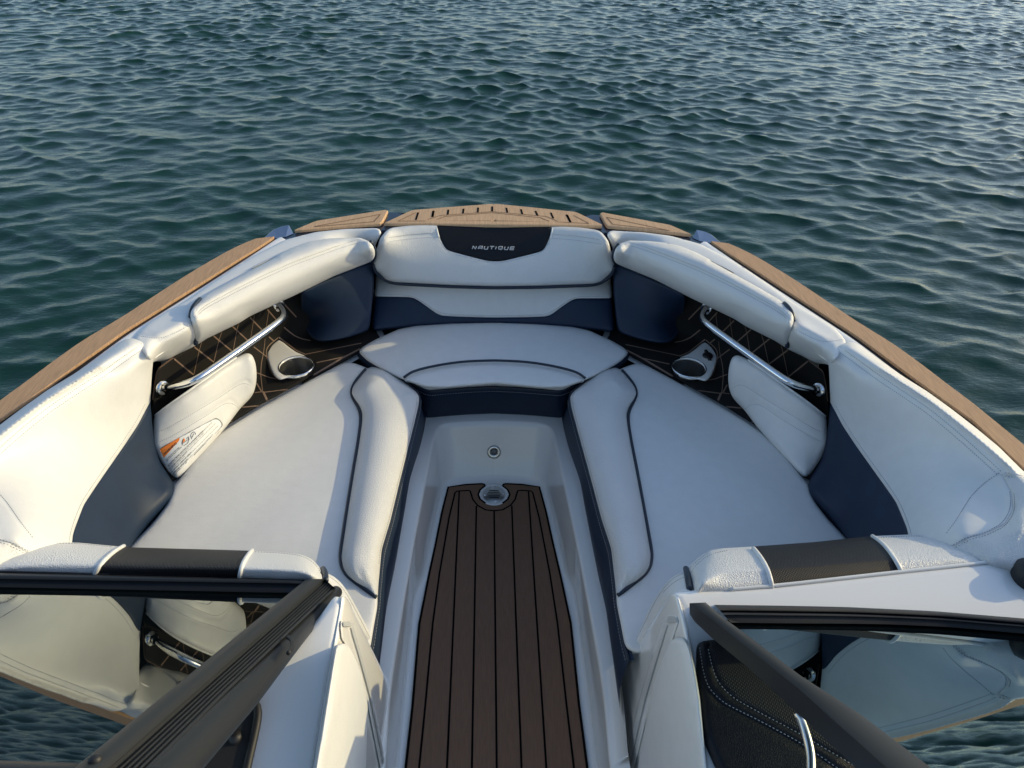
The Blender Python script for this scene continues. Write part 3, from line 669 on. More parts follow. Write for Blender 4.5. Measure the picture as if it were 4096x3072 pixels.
cbo += P(1, '950 655,700 752,400 900,0 1086', (.69, .675))+P(9, '1000 595,575 800', .675)+setz(P(15, '781 1590,770 1500,745 1400', 0), [.675, .73, .78])
sm_ = P(15, '740 1370,762 1300,822 1225,900 1172,1200 1012,1500 862,1850 705,2212 572', .81)+P(1, '720 510,900 452,980 440', .81)
s5 = patch(cbo, CB, [('bolster', grain, None)], step=8, sm=2, r=.026, crown=.010, thick=.035, ctrl=[sm_], seams=[(sm_, .002, .005)], cw=.04)
da = [(p[0]+2, p[1]-6, 0) for p in sm_]; db = [(p[0]-1, p[1]+8, 0) for p in sm_]; stitch_on('stitching', s5, [da, db], thread, CB)
pipe_l = [(p, z) for p, z in zip(P(15, '786 1598,776 1500,750 1400,722 1320,708 1255,728 1195,768 1150,830 1095'), [.690, .72, .77, .81, .83, .835, .836, .83])]
tube('piping', [U(p[0], p[1], z) for p, z in pipe_l], .0068, navy_pipe, CB, sm=4)
pipe_r = [(p, z) for p, z in zip(P(1, '1030 628,1056 600,1066 555,1058 510,1040 478,1010 455'), [.695, .72, .76, .79, .81, .82])]
tube('piping', [U(p[0], p[1], z) for p, z in pipe_r], .006, navy_pipe, CB, sm=4)
CO2 = thing('coaming_pad', 'smooth white coaming pad on the right gunwale, under the grained bolster', 'pad', 'forward coaming pads'); mirror_parts(CO, CO2)
CB2 = thing('coaming_bolster', 'long bolster of grained vinyl along the right coaming, its face in shade', 'bolster', 'coaming bolsters'); mirror_parts(CB, CB2)

# aft side pads (traced on the right, mirrored to the left) ---------
PR = thing('side_pad', 'large white side pad with a navy lower wedge on the right, lying in shade', 'pad', 'large side pads')
po = setz(P(4, '578 862,566 600,558 480,572 430', 0), [.60, .70, .77, .795])+P(4, '610 402,642 384,690 360,740 350,790 362,830 385,1000 510,1200 650,1400 775,1600 920,1800 1075,2000 1240,2120 1360,2212 1450', .805)
po += [Wp(1.235, 1.02, .805), Wp(1.25, .86, .80), Wp(1.20, .74, .79)]+setz(P(6, '2080 330,1980 320,1800 260,1500 210,1300 185,1080 200', 0), [.785, .78, .75, .67, .57, .43])+P(6, '1010 106,930 0', .42)
po += P(4, '400 1645,388 1610,383 1570,400 1520,440 1450', .42)+setz(P(4, '500 1350,540 1200,560 1050,574 900', 0), [.445, .49, .54, .59])
psm = P(4, '628 396,800 522,1000 668,1200 800,1400 935,1600 1098,1800 1275,2008 1465', .80)
pctl = [psm, P(4, '1000 590,1400 850,1800 1170,2080 1400', .818), P('c', '4010 1898,4047 1971,4054 2034,4020 2097,3936 2139,3860 2155', (.80, .765)), P('c', '4096 1950,4120 2050,4090 2130', .808)]
nv = P(4, '540 850,578 866,600 905,680 1060,800 1240,950 1450,1040 1575', .5)+P(6, '1350 -130,1405 0,1428 60,1440 150,1450 300', .5)
npl = nv+P(6, '600 300', 0)+P(4, '200 1700,300 900', 0)
gr = P('c', '4500 1890,4200 1900,4096 1903,4010 1898,4047 1971,4054 2034,4020 2097,3936 2139,3873 2152,3790 2200', .8)
gpl = gr+P(6, '1900 500,2800 500', 0)
jn = P(4, '2008 1468,1900 1535,1770 1659', .7)+P(6, '1758 0,1690 90', .7)
s6 = patch(po, PR, [('navy_wedge', navy, npl), ('corner_panel', grain, gpl), ('pad', vinyl, None)], step=9, sm=3, r=.028, crown=.008, thick=.04, ctrl=pctl, cuts=[nv[1:-1], gr[1:-1]],
           seams=[(psm, .0025, .006), (nv, .0015, .005), (gr, .002, .005), (jn, .001, .004)], cw=.06)
def shift(l, dx, dy): return [(p[0]+dx, p[1]+dy, p[2]) for p in l]
stitch_on('stitching', s6, [shift(psm, -7, 7), shift(psm, 7, -7), shift(nv[2:-1], 12, -6), shift(jn, -3, -3), shift(gr[1:4], 0, -7), shift(gr[4:], -8, -3), shift(gr[1:4], 0, 8), shift(gr[4:], 9, 4)], thread, PR)
PL = thing('side_pad', 'large white side pad with a blue-grey lower wedge on the left, in full sun', 'pad', 'large side pads'); mirror_parts(PR, PL)

# side back pads below the handrails --------------------------------
VL = thing('side_back_pad', 'small white pad with stitched seams and a printed warning label, below the left handrail', 'pad', 'side back pads')
vo = setz(P(9, '160 1512,300 1405,420 1318,600 1192,850 1012,980 930,1060 892,1105 886', 0), [.545, .575, .595, .605, .60, .60, .60, .60])+setz(P(9, '1140 925,1165 1010,1172 1110,1166 1200,1140 1290,1100 1345', 0), [.59, .55, .50, .46, .44])+P(9, '1005 1440,870 1620', .43)+P(13, '640 690,520 820,440 910,380 958', (.43, .405))+setz(P(13, '300 900,200 700', 0), [.41, .48])
va = P(13, '200 608,235 602,300 580,400 520,550 432,700 340,850 240,885 222,915 236,950 292', .5); vb = P(13, '215 680,248 674,300 655,450 568,600 478,700 405,770 368,800 380,845 437', .5)
s7 = patch(vo, VL, [('pad', vinyl, None)], step=8, sm=3, r=.022, crown=.008, thick=.05, seams=[(va, .0025, .006), (vb, .0025, .006)], cw=.04,
           bumpf=lambda V: 0)
stitch_on('stitching', s7, [shift(va, 1, 3), shift(vb, 1, 3)], thread, VL)
tube('piping', drop(s7, smooth(resample(P(9, '175 1508,300 1412,420 1326,600 1200,850 1020,975 940'), 8), 2), .001), .0035, white_pipe, VL)
lab = P(11, '170 860,320 775,700 560,1150 315,1180 320,1215 345,1280 425,1270 455,435 1330,330 1240,200 980', 0)
lw_ = []
class Flat: pass
lp3 = drop(s7, resample(lab, 12, closed=True), .0)
c0 = lp3.mean(0); uu, ss_, vv_ = np.linalg.svd(lp3-c0); ln = vv_[2]; ln = ln if ln@(CAM-c0) > 0 else -ln; ldd = c0@ln+.0062
s8 = patch(lab, VL, [('warning_label', label_white, None)], step=10, sm=2, r=.0005, crown=0, thick=.002, plane=(ln, ldd))
WL = s8.objs[0]
def stick(x, y, off):
    p = drop(s7, [(x, y, 0)], .0022+off); return p[0] if len(p) else UP(x, y, ln, ldd)
for v in WL.data.vertices:
    x_, y_ = proj(v.co[:]); v.co = stick(float(x_), float(y_), 0.0)
def lpt(x, y, off): return stick(600+x*.22604, 1600+y*.22604, off)
og = [(182, 872), (320, 785), (525, 662), (518, 715), (255, 1020), (225, 960)]
ob = patch([(600+x*.22604, 1600+y*.22604, 0) for x, y in og], WL, [('orange_band', orange, None)], step=6, sm=0, r=.0001, crown=0, thick=.0001, plane=(ln, ldd), back=False).objs[0]
for v in ob.data.vertices:
    x_, y_ = proj(v.co[:]); v.co = stick(float(x_), float(y_), .0006)
def lab_text(txt, a, b, h, off=.0009, bold=0.0):
    Vt, Ft = text_mesh(txt, 1.0, 0, 1, bold); w = Vt[:, 0].max(); u = np.array([b[0]-a[0], b[1]-a[1]], float); v = np.array([u[1], -u[0]])/np.hypot(*u); v = np.array([-.62, -.78])*h*1.12
    mesh_obj('print', [lpt(a[0]+q[0]/w*u[0]+q[1]*v[0], a[1]+q[0]/w*u[1]+q[1]*v[1], off) for q in Vt], Ft, ink, WL, False)
lab_text('WARNING', (268, 972), (478, 772), 46, .0010, .02)
for tx, a, b, h, bd in (('to follow these warnings', (290, 1066), (520, 842), 22, .01), ('cause serious injury or death', (300, 1092), (560, 836), 22, .01),
    ('IN PROPERLY SEATED AND HOLD ON TO AVAILABLE HANDRAILS', (335, 1172), (945, 545), 26, .02), ('while boat is moving', (950, 540), (1085, 402), 20, 0),
    ('Falling overboard or being ejected from the boat. Do not sit on gunwales or deck edges.', (345, 1192), (945, 580), 18, 0),
    ('OT EXCEED THE BOW CAPACITY', (362, 1232), (665, 915), 26, .02), ('of 7 persons or 450 pounds. Overloading the bow of the boat can cause', (672, 908), (1150, 415), 19, 0),
    ('control, swamping and/or capsizing.', (380, 1245), (618, 996), 18, 0), ('OT OBSTRUCT OPERATOR VISIBILITY.', (392, 1292), (745, 926), 26, .02),
    ('Operators must have a clear view in front of them to avoid collisions.', (752, 918), (1200, 455), 19, 0),
    ('APPROVED LIFE JACKETS', (425, 1316), (675, 1055), 26, .02), ('should be on board for all passengers and all towed persons.', (682, 1050), (1105, 606), 19, 0)):
    lab_text(tx, a, b, h, .0009, bd)
def lab_line(pts, w=.0007):
    p = [lpt(x, y, .0008) for x, y in pts]; V, F = tube_mesh(resample(p, .004), w, 4); mesh_obj('print', V, F, ink, WL)
tube('label_edge', [lpt(x, y, .0004) for x, y in [(182, 868), (320, 782), (700, 566), (1150, 322), (1182, 326), (1215, 348), (1278, 425), (1270, 452), (850, 895), (440, 1328)]], .0007, ink, WL, 6, .004, 1)
lab_line([(308, 1140), (1068, 372)], .0004); lab_line([(432, 1336), (1228, 545)], .0004)
for l_ in ([(575, 800), (565, 740), (590, 690)], [(595, 810), (660, 770), (690, 700), (675, 645)], [(580, 770), (680, 690)], [(640, 690), (680, 650)], [(735, 690), (715, 620), (750, 560), (790, 570), (805, 610)], [(745, 660), (770, 590)]): lab_line(l_, .0007)
mesh_obj('orange_mark', [lpt(x, y, .0007) for x, y in ((578, 760), (592, 668), (612, 690), (622, 715), (598, 745))], [(4, 3, 2, 1, 0)], orange, WL, False)
VR = thing('side_back_pad', 'small white pad with stitched seams below the right handrail, shaded and without a label', 'pad', 'side back pads'); mirror_parts(VL, VR, skip=('warning_label',))

# ------------------------------------------------------------------ black side panels, drink holders, handrails
def side_wall():
    o = setz(P(9, '120 1560,150 1362,172 1190,197 1046', 0), [.52, .57, .62, .655])+P(9, '345 932,430 885,560 800,800 660,1100 500,1420 330,1640 240', (.66, .62))+P(1, '700 700,1040 560', (.60, .59))
    o += setz(P(1, '1044 760,1046 900,1046 1100,1070 1230', 0), [.54, .48, .42, .415])+P(1, '1120 1290,1020 1345,915 1400,780 1478,600 1576,420 1670', (.418, .412))+P(13, '1400 180,1200 292,1000 403,850 495,700 591,600 676,500 800,400 945,300 980', (.415, .41))+setz(P(13, '230 800', 0), [.45])
    return o
ctl = [P(9, '1240 1130,1300 1000,1385 800,1560 1035,1650 950,1900 960', .428), P(1, '560 1330,700 1345,850 1330,960 1300', .424), P(9, '1150 1250,1200 1350,1050 1420', (.425, .42)), P(9, '400 1380,700 1150,1000 950', .505)]
cup_px = P(9, '1565 1037', .432)[0]; CC = U(*cup_px); dd_ = float((CC-CAM)@_f); CRAD = 176*.40687*dd_/FOC
def ring_px(rad, z, n=48):
    a = np.array([[CC[0]+rad*math.cos(w), CC[1]+rad*math.sin(w), z] for w in np.linspace(0, 2*math.pi, n, endpoint=False)]); x, y = proj(a); return [(float(i), float(j), z) for i, j in zip(x, y)]
WLb = []
s9 = patch(side_wall(), boat, [('side_panel', foam, None)], step=11, sm=1, r=.004, crown=0, thick=.02, ctrl=ctl, holes=[ring_px(CRAD*.93, .43)])
SPl = s9.objs[0]
wide = ['350 940,550 1105', '555 830,750 980', '745 720,925 870', '930 625,1085 770', '1105 540,1228 668', '1275 460,1370 570', '1420 385,1560 535', '1440 636,1540 720,1620 755,1700 768', '1140 830,1220 890,1290 945',
        '1290 730,1342 775', '1210 1100,1300 1135,1410 1152', '1170 1085,1212 1102', '1230 1280,1510 1245', '1150 1282,1232 1272', '1172 1190,1218 1268', '1030 1425,1245 1405', '910 1565,1010 1555', '1760 987,2030 930', '1650 905,2200 795',
        '152 1352,176 1180,200 1050,350 940', '870 1652,1080 1515,1290 1378,1500 1244,1780 1078,2030 932,2190 850', '1235 1270,1290 1390']
thin = ['628 782,605 860,552 1095', '828 676,797 765,750 970', '994 596,975 655,940 860', '1147 516,1140 560,1110 742', '1287 465,1285 500,1262 640', '1252 752,1238 890,1216 990,1210 1100,1230 1272', '1390 735,1490 812,1560 868,1660 908', '1382 738,1288 815,1262 860,1268 930,1300 1060,1340 1120,1400 1160']
ribbon_on('tan_line', s9, [P(9, x) for x in wide], [.0045]*19+[.006, .007, .007], tan_line, SPl)
ribbon_on('tan_line', s9, [P(9, x) for x in thin], [.0025]*6+[.005, .003], tan_line, SPl)
SPr = mirror(SPl, boat)
bk = setz(P(9, '60 1760,60 1350,90 1000,190 900,420 830,560 780', 0), [.42, .48, .58, .62, .635, .64])+P(9, '800 640,1100 480,1420 310,1640 220', (.635, .60))+P(1, '700 680,1040 540', (.58, .57))
bk += setz(P(1, '1060 760,1070 900,1080 1100,1130 1240', 0), [.52, .46, .40, .395])+P(1, '1180 1330,1000 1400,780 1520,600 1620,420 1710', (.396, .392))+P(13, '1400 225,1200 335,1000 445,850 540,700 640,600 730,500 850,400 1000,300 1060', (.392, .39))
lin = patch(bk, boat, [('side_liner', gel, None)], step=14, sm=1, r=.002, crown=0, thick=.02, ctrl=[[(p[0], p[1], p[2]-.022) for p in c_] for c_ in ctl], holes=[ring_px(CRAD*1.0, .41)])
mirror(lin.objs[0], boat)
# cup holder tray
tro = P(9, '1385 750,1440 790,1490 832,1560 880,1640 912', .436)+[p for p in ring_px(CRAD*1.05, .436) if p[0] > 5e9]+P(9, '1700 960,1720 1040,1660 1110,1560 1140,1470 1135,1405 1155,1370 1140,1335 1100,1300 1030,1275 950,1268 865,1290 822', .436)
def holder(parent):
    h = bpy.data.objects.new('drink_holder', None)
    return h
s10 = patch(tro, boat, [('drink_holder', gel, None)], step=7, sm=1, r=.006, crown=.001, thick=.02, holes=[ring_px(CRAD*.93, .436)])
DH = s10.objs[0]
A = (CC[0], CC[1], .436)
lathe('rim', [(CRAD*.97, -.003), (CRAD*1.0, .001), (CRAD*1.0, .005), (CRAD*.97, .0075), (CRAD*.93, .0075), (CRAD*.905, .003)], A, (0, 0, 1), chrome, DH, 56)
lathe('cup', [(CRAD*.92, .004), (CRAD*.88, -.008), (CRAD*.84, -.065), (CRAD*.78, -.075), (0, -.075)], A, (0, 0, 1), steel, DH, 56)
DHr = mirror(DH, boat)
sk = U(*P(10, '688 925', .440)[0]); q = lathe('socket_cap', [(.019, -.004), (.019, .006), (.016, .010), (0, .011)], sk, (0, 0, 1), rubber, DHr, 28)
tube('cap_tab', [sk+[0, .017, .007], sk+[0, .030, .006]], .006, rubber, q, step=.004, sm=0); tube('cap_tab', [sk+[0, -.017, .007], sk+[0, -.030, .006]], .006, rubber, q, step=.004, sm=0)
# handrails
hp_ = [(P(9, a)[0], z) for a, z in (('262 1232', .60), ('300 1226', .618), ('400 1208', .645), ('500 1185', .66), ('585 1148', .67), ('650 1106', .67), ('800 1003', .67), ('1000 862', .67), ('1200 720', .67), ('1350 612', .67), ('1420 558', .665), ('1448 515', .655), ('1432 468', .645), ('1395 425', .635))]
hw = [U(p[0], p[1], z) for p, z in hp_]
HR = tube('handrail', hw, .0106, chrome, boat, seg=20, step=.006, sm=3)
ax_ = np.array(hw[0])-np.array(hw[2]); ax_ = -np.array([.8, -.5, .25])
lathe('flange', [(.0225, .0), (.0225, .0025), (.019, .005), (.0125, .008), (.0115, .010)], U(*P(9, '268 1232', .60)[0])+np.array([-.006, 0, 0]), -ax_, chrome, HR, 36)
lathe('flange', [(.0215, .0), (.0215, .0025), (.018, .005), (.0125, .008), (.0115, .010)], U(*P(9, '1388 420', .63)[0]), (.6, -.7, .2), chrome, HR, 36)
mirror(HR, boat)

# ------------------------------------------------------------------ aft backrest rolls
def roll(name, label, top, bottom, blk, cutl, cutr, stitches, pipe, side, pipez, grp):
    T_ = thing(name, label, 'backrest', grp)
    o = setz(top, [.70, .705, .70])+setz(bottom[::-1], [.765, .765])
    mid = [((a[0]+b[0])/2, (a[1]+b[1])/2, .752) for a, b in zip(resample(top, n=24), resample(bottom, n=24))]
    s = patch(o, T_, [('woven_panel', mesh_black, blk), ('roll', grain_big, None)], step=8, sm=2, r=.03, crown=.006, thick=.05, ctrl=[mid], cuts=[cutl, cutr])
    for c_ in (cutl, cutr): line_on('white_piping', s, c_, .0045, white_pipe, T_, .0015)
    stitch_on('stitching', s, stitches, thread, T_)
    tube('piping', [U(p[0], p[1], z) for p, z in pipe], .0062, navy_pipe, T_, sm=2)
    return T_, s
tpL = [(-160, 2262, 0)]+P(14, '-100 930,0 905,60 868,140 842,230 836,350 822,500 815,700 820,1050 853,1200 862,2000 884,2212 890', 0)+P(16, '400 14,550 20,700 33,850 50,960 100,1040 180,1078 260', 0)
btL = [(-160, 2330, 0)]+P(14, '0 1110,1000 1130', 0)+P(16, '0 320,900 350,1080 360', 0)
clL = P(14, '1095 856,1040 880,960 945,880 1030,840 1100', .7); crL = P(16, '298 8,255 60,205 130,170 220,160 340', .7)
def tall(a, b): return [(a[0][0], a[0][1]-60, 0)]+a+b[::-1]+[(b[0][0], b[0][1]-60, 0)]
bkL = tall(clL, crL)
RL, sL = roll('aft_backrest', 'rounded white backrest roll with a flat black woven panel behind the left windshield', tpL, btL, bkL, clL, crL,
    [P(14, '250 846,350 832,500 824,700 829,1000 858'), P(16, '330 22,550 30,700 43,840 60,945 108,1030 190,1066 262')], [(P(16, a)[0], z) for a, z in (('1082 210', .69), ('1104 240', .715), ('1112 290', .74), ('1112 340', .75))], None, None, 'aft backrest rolls')
tube('piping', [U(p[0], p[1], z) for p, z in [(P(14, a)[0], z) for a, z in (('-60 1060', .765), ('0 975', .765), ('40 925', .76), ('90 880', .75), ('150 848', .73), ('225 838', .71))]], .010, navy_pipe, RL, sm=2)
tpR = P(17, '985 330,978 200,1010 150,1100 70,1220 0', 0)+P(6, '180 180,390 168,800 138,1180 98,1450 87,1700 94,1850 120,1950 185,2010 280', 0)
btR = P(6, '0 500,240 500,520 470,1000 420,1500 365,2010 315', 0)
clR = P(17, '1700 -10,1760 60,1820 150,1870 260,1900 400,1910 470', .7); crR = P(6, '1180 96,1250 140,1310 210,1360 290,1400 370,1410 410', .7)
bkR = tall(clR, crR)
RR, sR = roll('aft_backrest', 'rounded white backrest roll with a dark woven panel in front of the right dashboard', tpR, btR, bkR, clR, crR,
    [P(6, '1230 110,1450 98,1700 104,1800 125'), P(17, '990 290,1030 200,1120 110,1230 40,1420 5'), P(17, '980 220,1020 170,1100 100,1200 25')], [(P(17, a)[0], z) for a, z in (('950 205', .69), ('960 260', .72), ('975 340', .75), ('992 440', .765))], None, None, 'aft backrest rolls')
tube('piping', [U(p[0], p[1], z) for p, z in [(P(6, a)[0], z) for a, z in (('1755 98', .735), ('1830 115', .76), ('1900 160', .785), ('1950 215', .795), ('1990 290', .795))]], .009, navy_pipe, RR, sm=2)
# aisle ends of the backrests
eo = setz(P(16, '1098 240,1190 283,1262 340,1330 420,1400 535,1480 680,1560 830,1620 960,1640 1060,1642 1150', 0), [.70, .66, .60, .52, .45, .40, .36])+setz(P(16, '1560 1060,1380 640,1300 560,1180 520,1100 400', 0), [.40, .62, .72, .75, .745])
e1 = patch(eo, RL, [('end_panel', vinyl, None)], step=8, sm=2, r=.012, crown=.002, thick=.03)
stitch_on('stitching', e1, [P(16, '1140 292,1200 318,1262 372,1320 450,1400 585,1480 735,1550 870,1600 970')], thread, RL)
eo2 = setz(P(17, '940 235,870 258,780 310,700 400,620 520,540 660,480 800,400 960,352 1060,355 1165', 0), [.70, .66, .60, .52, .45, .40, .36])+setz(P(17, '430 1100,720 620,800 520,1010 500,990 400', 0), [.40, .62, .74, .765, .75])
e2 = patch(eo2, RR, [('end_panel', vinyl, None)], step=8, sm=2, r=.012, crown=.002, thick=.03)
stitch_on('stitching', e2, [P(17, '915 262,870 272,790 325,715 408,635 530,560 665,500 800,420 960,375 1040'), P(17, '925 305,860 330,770 390,700 470')], thread, RR)

# ------------------------------------------------------------------ consoles
def plane_patch(name, o, m, parent, plane, **k):
    return patch(o, parent, [(name, m, None)], plane=plane, **k)
CXL, CXR = -.272, .332
ex = np.array([1.0, 0, 0])
fo_l = P(16, '1285 500,1330 503,1368 556,1500 845,1640 1128,1700 1250,1790 1460,1812 1570,1806 1700,1790 1900,1740 2900,900 2900,1098 1659,1200 1050,1275 620')
k1 = plane_patch('console', fo_l, gel, boat, (ex, CXL), step=16, sm=1, r=.008, crown=0, thick=.03); KL = k1.objs[0]
dk_l = P(16, '1210 505,1240 498,1290 500,1282 620,1206 1050,1104 1659,900 2900,-500 2900,-100 1900,500 1250,1000 800,1130 620')
def top_plane(c, s_, X0):
    (x0, y0, _), (x1, y1, _) = P(c, s_); a = UP(x0, y0, ex, X0); b = UP(x1, y1, ex, X0); n = np.cross(ex, b-a); n /= np.linalg.norm(n); n = n if n[2] > 0 else -n; return n, float(n@a)
TPL = top_plane(16, '1284 575,1104 1659', CXL); TPR = top_plane(17, '872 560,1050 1400', CXR)
k2 = plane_patch('console_top', dk_l, gel, KL, (TPL[0], TPL[1]-.004), step=24, sm=1, r=.006, crown=0, thick=.05)
tk = P(16, '1285 775,1380 765,1412 785,1425 860,1500 1130,1580 1420,1640 1659,1900 2900,1820 2900,1572 1659,1500 1400,1430 1200,1340 1060,1290 980,1278 860')
trk = mat('pale_plastic', (.50, .51, .50), .3)
plane_patch('door_track', tk, gel, KL, (ex, CXL+.006), step=8, sm=1, r=.003, crown=0, thick=.008)
plane_patch('track_slot', P(16, '1392 850,1405 850,1425 900,1490 1130,1570 1420,1630 1659,1880 2900,1864 2900,1612 1659,1550 1420,1470 1130,1410 930'), trk, KL, (ex, CXL+.0095), step=5, sm=1, r=.0006, crown=0, thick=.001)
plane_patch('track_mouth', P(16, '1306 790,1375 785,1400 800,1404 846,1310 850'), trk, KL, (ex, CXL+.0095), step=5, sm=1, r=.0006, crown=0, thick=.001)
pd = P(16, '1218 1115,1226 1066,1250 1046,1270 1034,1310 1027,1350 1045,1390 1100,1430 1180,1480 1290,1520 1420,1562 1590,1580 1750,1540 2900,920 2900,1128 1659,1178 1350')
k3 = plane_patch('console_pad', pd, vinyl, KL, (ex, CXL+.012), step=9, sm=2, r=.016, crown=.004, thick=.02, seams=[(P(16, '1262 1035,1232 1250,1150 1659,1060 2090'), .004, .006)])
0 and stitch_on('stitching', k3, [P(16, '1250 1060,1222 1250,1140 1659')], thread_light, k3.objs[0])
# right
fo_r = P(17, '780 475,812 463,868 508,920 700,1000 1050,1060 1400,1140 1900,1260 2900,20 2900,115 1900,140 1659,165 1520,200 1400,400 1080,600 760')
k4 = plane_patch('console', fo_r, gel, boat, (ex, CXR), step=16, sm=1, r=.008, crown=0, thick=.03); KR = k4.objs[0]
plane_patch('door_track', P(17, '722 745,762 716,848 725,864 800,810 975,720 1200,640 1400,560 1659,260 2900,140 2900,432 1659,520 1350,600 1100,690 850'), gel, KR, (ex, CXR-.006), step=8, sm=1, r=.003, crown=0, thick=.008)
plane_patch('track_slot', P(17, '735 830,748 835,720 920,640 1180,560 1450,500 1659,200 2900,182 2900,485 1659,545 1450,622 1180,700 930'), trk, KR, (ex, CXR-.0095), step=5, sm=1, r=.0006, crown=0, thick=.001)
plane_patch('track_mouth', P(17, '735 760,765 735,835 738,848 800,745 810'), trk, KR, (ex, CXR-.0095), step=5, sm=1, r=.0006, crown=0, thick=.001)
k5 = plane_patch('console_pad', P(17, '780 1012,812 980,870 965,930 975,990 1080,1040 1300,1100 1659,1240 2900,330 2900,550 1659,620 1400,700 1190'), vinyl, KR, (ex, CXR-.012), step=9, sm=2, r=.016, crown=.004, thick=.02, seams=[(P(17, '885 975,940 1080,980 1250,1040 1659'), .004, .006)])
# right dash: white moulding
dsr = P(17, '790 470,860 462', .785)+P(6, '0 463,240 459,520 440,1000 385,1500 330,2000 278,2211 238,2700 190', .785)+P(6, '2900 800,2900 1700,2300 1900,100 1900', .785)+P(17, '1010 1100,900 640', .785)
k6 = patch(dsr, KR, [('dashboard', gel, None)], step=13, sm=2, r=.008, crown=0, thick=.06, plane=(TPR[0], TPR[1]-.006))
tube('trim_roll', [UP(p[0], p[1], TPR[0], TPR[1]+.002) for p in P(6, '230 457,520 434,1000 380,1500 324,1900 282,2150 250')], .0035, white_pipe, KR, sm=6)
dp = P(6, '4 832,28 806,110 798,300 760,700 735,1500 760,2300 800,2600 1000,2600 1900,260 1900,132 1659,62 1500,22 1300,4 1050')
bord = P(6, '92 780,92 860,122 1000,160 1090,260 1190,480 1310,700 1425,1000 1600,1200 1720,1400 1800')
mpoly = bord+P(6, '3000 1900,3000 500,92 500')
dm_ = patch(dp, KR, [('woven_top', mesh_black, mpoly), ('dash_pad', blackv, None)], step=11, sm=3, r=.02, crown=.004, thick=.03, plane=(TPR[0], TPR[1]+.006), cuts=[bord[1:-1]], seams=[(bord, .003, .005), (P(6, '20 830,40 1000,70 1120,180 1230,420 1350,700 1500,1000 1700'), .004, .006)])
stitch_on('pale_stitching', dm_, [shift(bord[1:-1], -4, 0), P(6, '30 850,50 1000,85 1120,190 1222,430 1340,710 1490,1000 1690')], thread_light, KR)
plane_patch('dash_shade', P(5, '-500 360,2050 400,2150 520,1700 1100,900 1700,600 2300,-700 2300'), darkint, KL, (np.array([0, 0, 1.0]), .70), step=26, sm=1, r=.002, crown=0, thick=.02)  # dark sheet added below the left pane so it shows black through the glass
# left: flat dark sheet painting the shade of the opening beside the windshield post, with strut
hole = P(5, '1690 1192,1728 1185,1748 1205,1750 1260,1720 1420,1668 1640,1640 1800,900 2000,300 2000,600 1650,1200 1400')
plane_patch('hatch_shade', hole, darkint, KL, (TPL[0], TPL[1]+.005), step=14, sm=2, r=.001, crown=0, thick=.002)
tube('hatch_rim', [UP(p[0], p[1], TPL[0], TPL[1]+.007) for p in P(5, '1640 1200,1700 1188,1738 1190,1750 1225,1744 1290,1715 1430,1662 1660,1640 1760')], .006, rubber, KL)
tube('gas_strut', [U(P(5, '1578 1440')[0][0], P(5, '1578 1440')[0][1], .88), U(P(5, '1612 1560')[0][0], P(5, '1612 1560')[0][1], .84), U(P(5, '1650 1760')[0][0], P(5, '1650 1760')[0][1], .80)], .009, rubber, KL)
kb = U(*P(6, '2215 405', .785)[0]); lathe('rubber_stop', [(.030, 0), (.034, .02), (.032, .035), (.022, .045), (0, .048)], kb+[.004, 0, 0], (0, 0, 1), rubber, boat, 32)

# ------------------------------------------------------------------ windshields
def wplane(a, b, rise):
    e = np.array(b)-np.array(a); e /= np.linalg.norm(e); t_ = math.radians(rise); back = np.array([0, -math.cos(t_), math.sin(t_)])
    n = np.cross(e, -back); n /= np.linalg.norm(n); n = n if n[2] > 0 else -n; return n, float(n@np.array(a))
nL = wplane(U(0, 2330, .80), U(1330, 2345, .77), 38)
glass_dim = glass.copy(); glass_dim.node_tree.nodes['Glossy BSDF'].inputs[0].default_value = (.34, .41, .40, 1)  # right pane: reflection dimmed through its gloss colour
def on(pl, pts, h=0.0): return np.array([UP(p[0], p[1], pl[0], pl[1]+(p[2] if len(p) > 2 and p[2] else 0)+h) for p in pts])
def frame_loft(name, pl, rows, m, parent, n=30):
    return loft(name, [on(pl, r_, h) for r_, h in rows], m, parent, n, 0)
WSL = mesh_obj('windshield', on(nL, P(5, '-400 425,2015 470,500 1690,-400 1690')), [(3, 2, 1, 0)], glass, boat, False)
frame_loft('bottom_rail', nL, [(P(5, '-400 287,0 295,2062 344'), -.03), (P(5, '-400 289,0 297,2064 346'), .012), (P(5, '-400 330,0 338,2058 380'), .014), (P(5, '-400 333,0 341,2056 383'), .008)], rubber, WSL)
frame_loft('rail_cap', nL, [(P(5, '-400 333,0 341,2056 383'), .004), (P(5, '-400 336,0 344,2054 386'), .012), (P(5, '-400 378,0 386,2030 418'), .014), (P(5, '-400 381,0 389,2028 420'), .004)], alu, WSL)
frame_loft('glass_seal', nL, [(P(5, '-400 379,0 387,2030 418'), .008), (P(5, '-400 384,0 390,2028 424'), .004), (P(5, '-400 432,0 440,1975 478'), .005), (P(5, '-400 436,0 444,1970 484'), .000)], rubber, WSL)
A0 = P(5, '2062 388,1200 1090,545 1622,380 1757'); A1 = P(5, '2185 388,1514 977,760 1640,560 1816'); A2 = P(5, '2258 452,1514 1160,1020 1659,840 1850'); A3 = P(5, '2180 700,1745 1201,1330 1659,1150 1860')
def mixp(a, b, t): a_, b_ = resample(a, n=30), resample(b, n=30); return [tuple(x) for x in a_*(1-t)+b_*t]
rows = [(A0, -.01), (A0, .016), (mixp(A0, A1, .03), .018), (mixp(A0, A1, .97), .019), (A1, .017), (A1, .012)]
for k_ in range(5):
    b = .12+k_*.16; rows += [(mixp(A1, A2, b), .012), (mixp(A1, A2, b+.03), .0085), (mixp(A1, A2, b+.07), .0085), (mixp(A1, A2, b+.10), .012)]
rows += [(A2, .010), (A2, .002)]
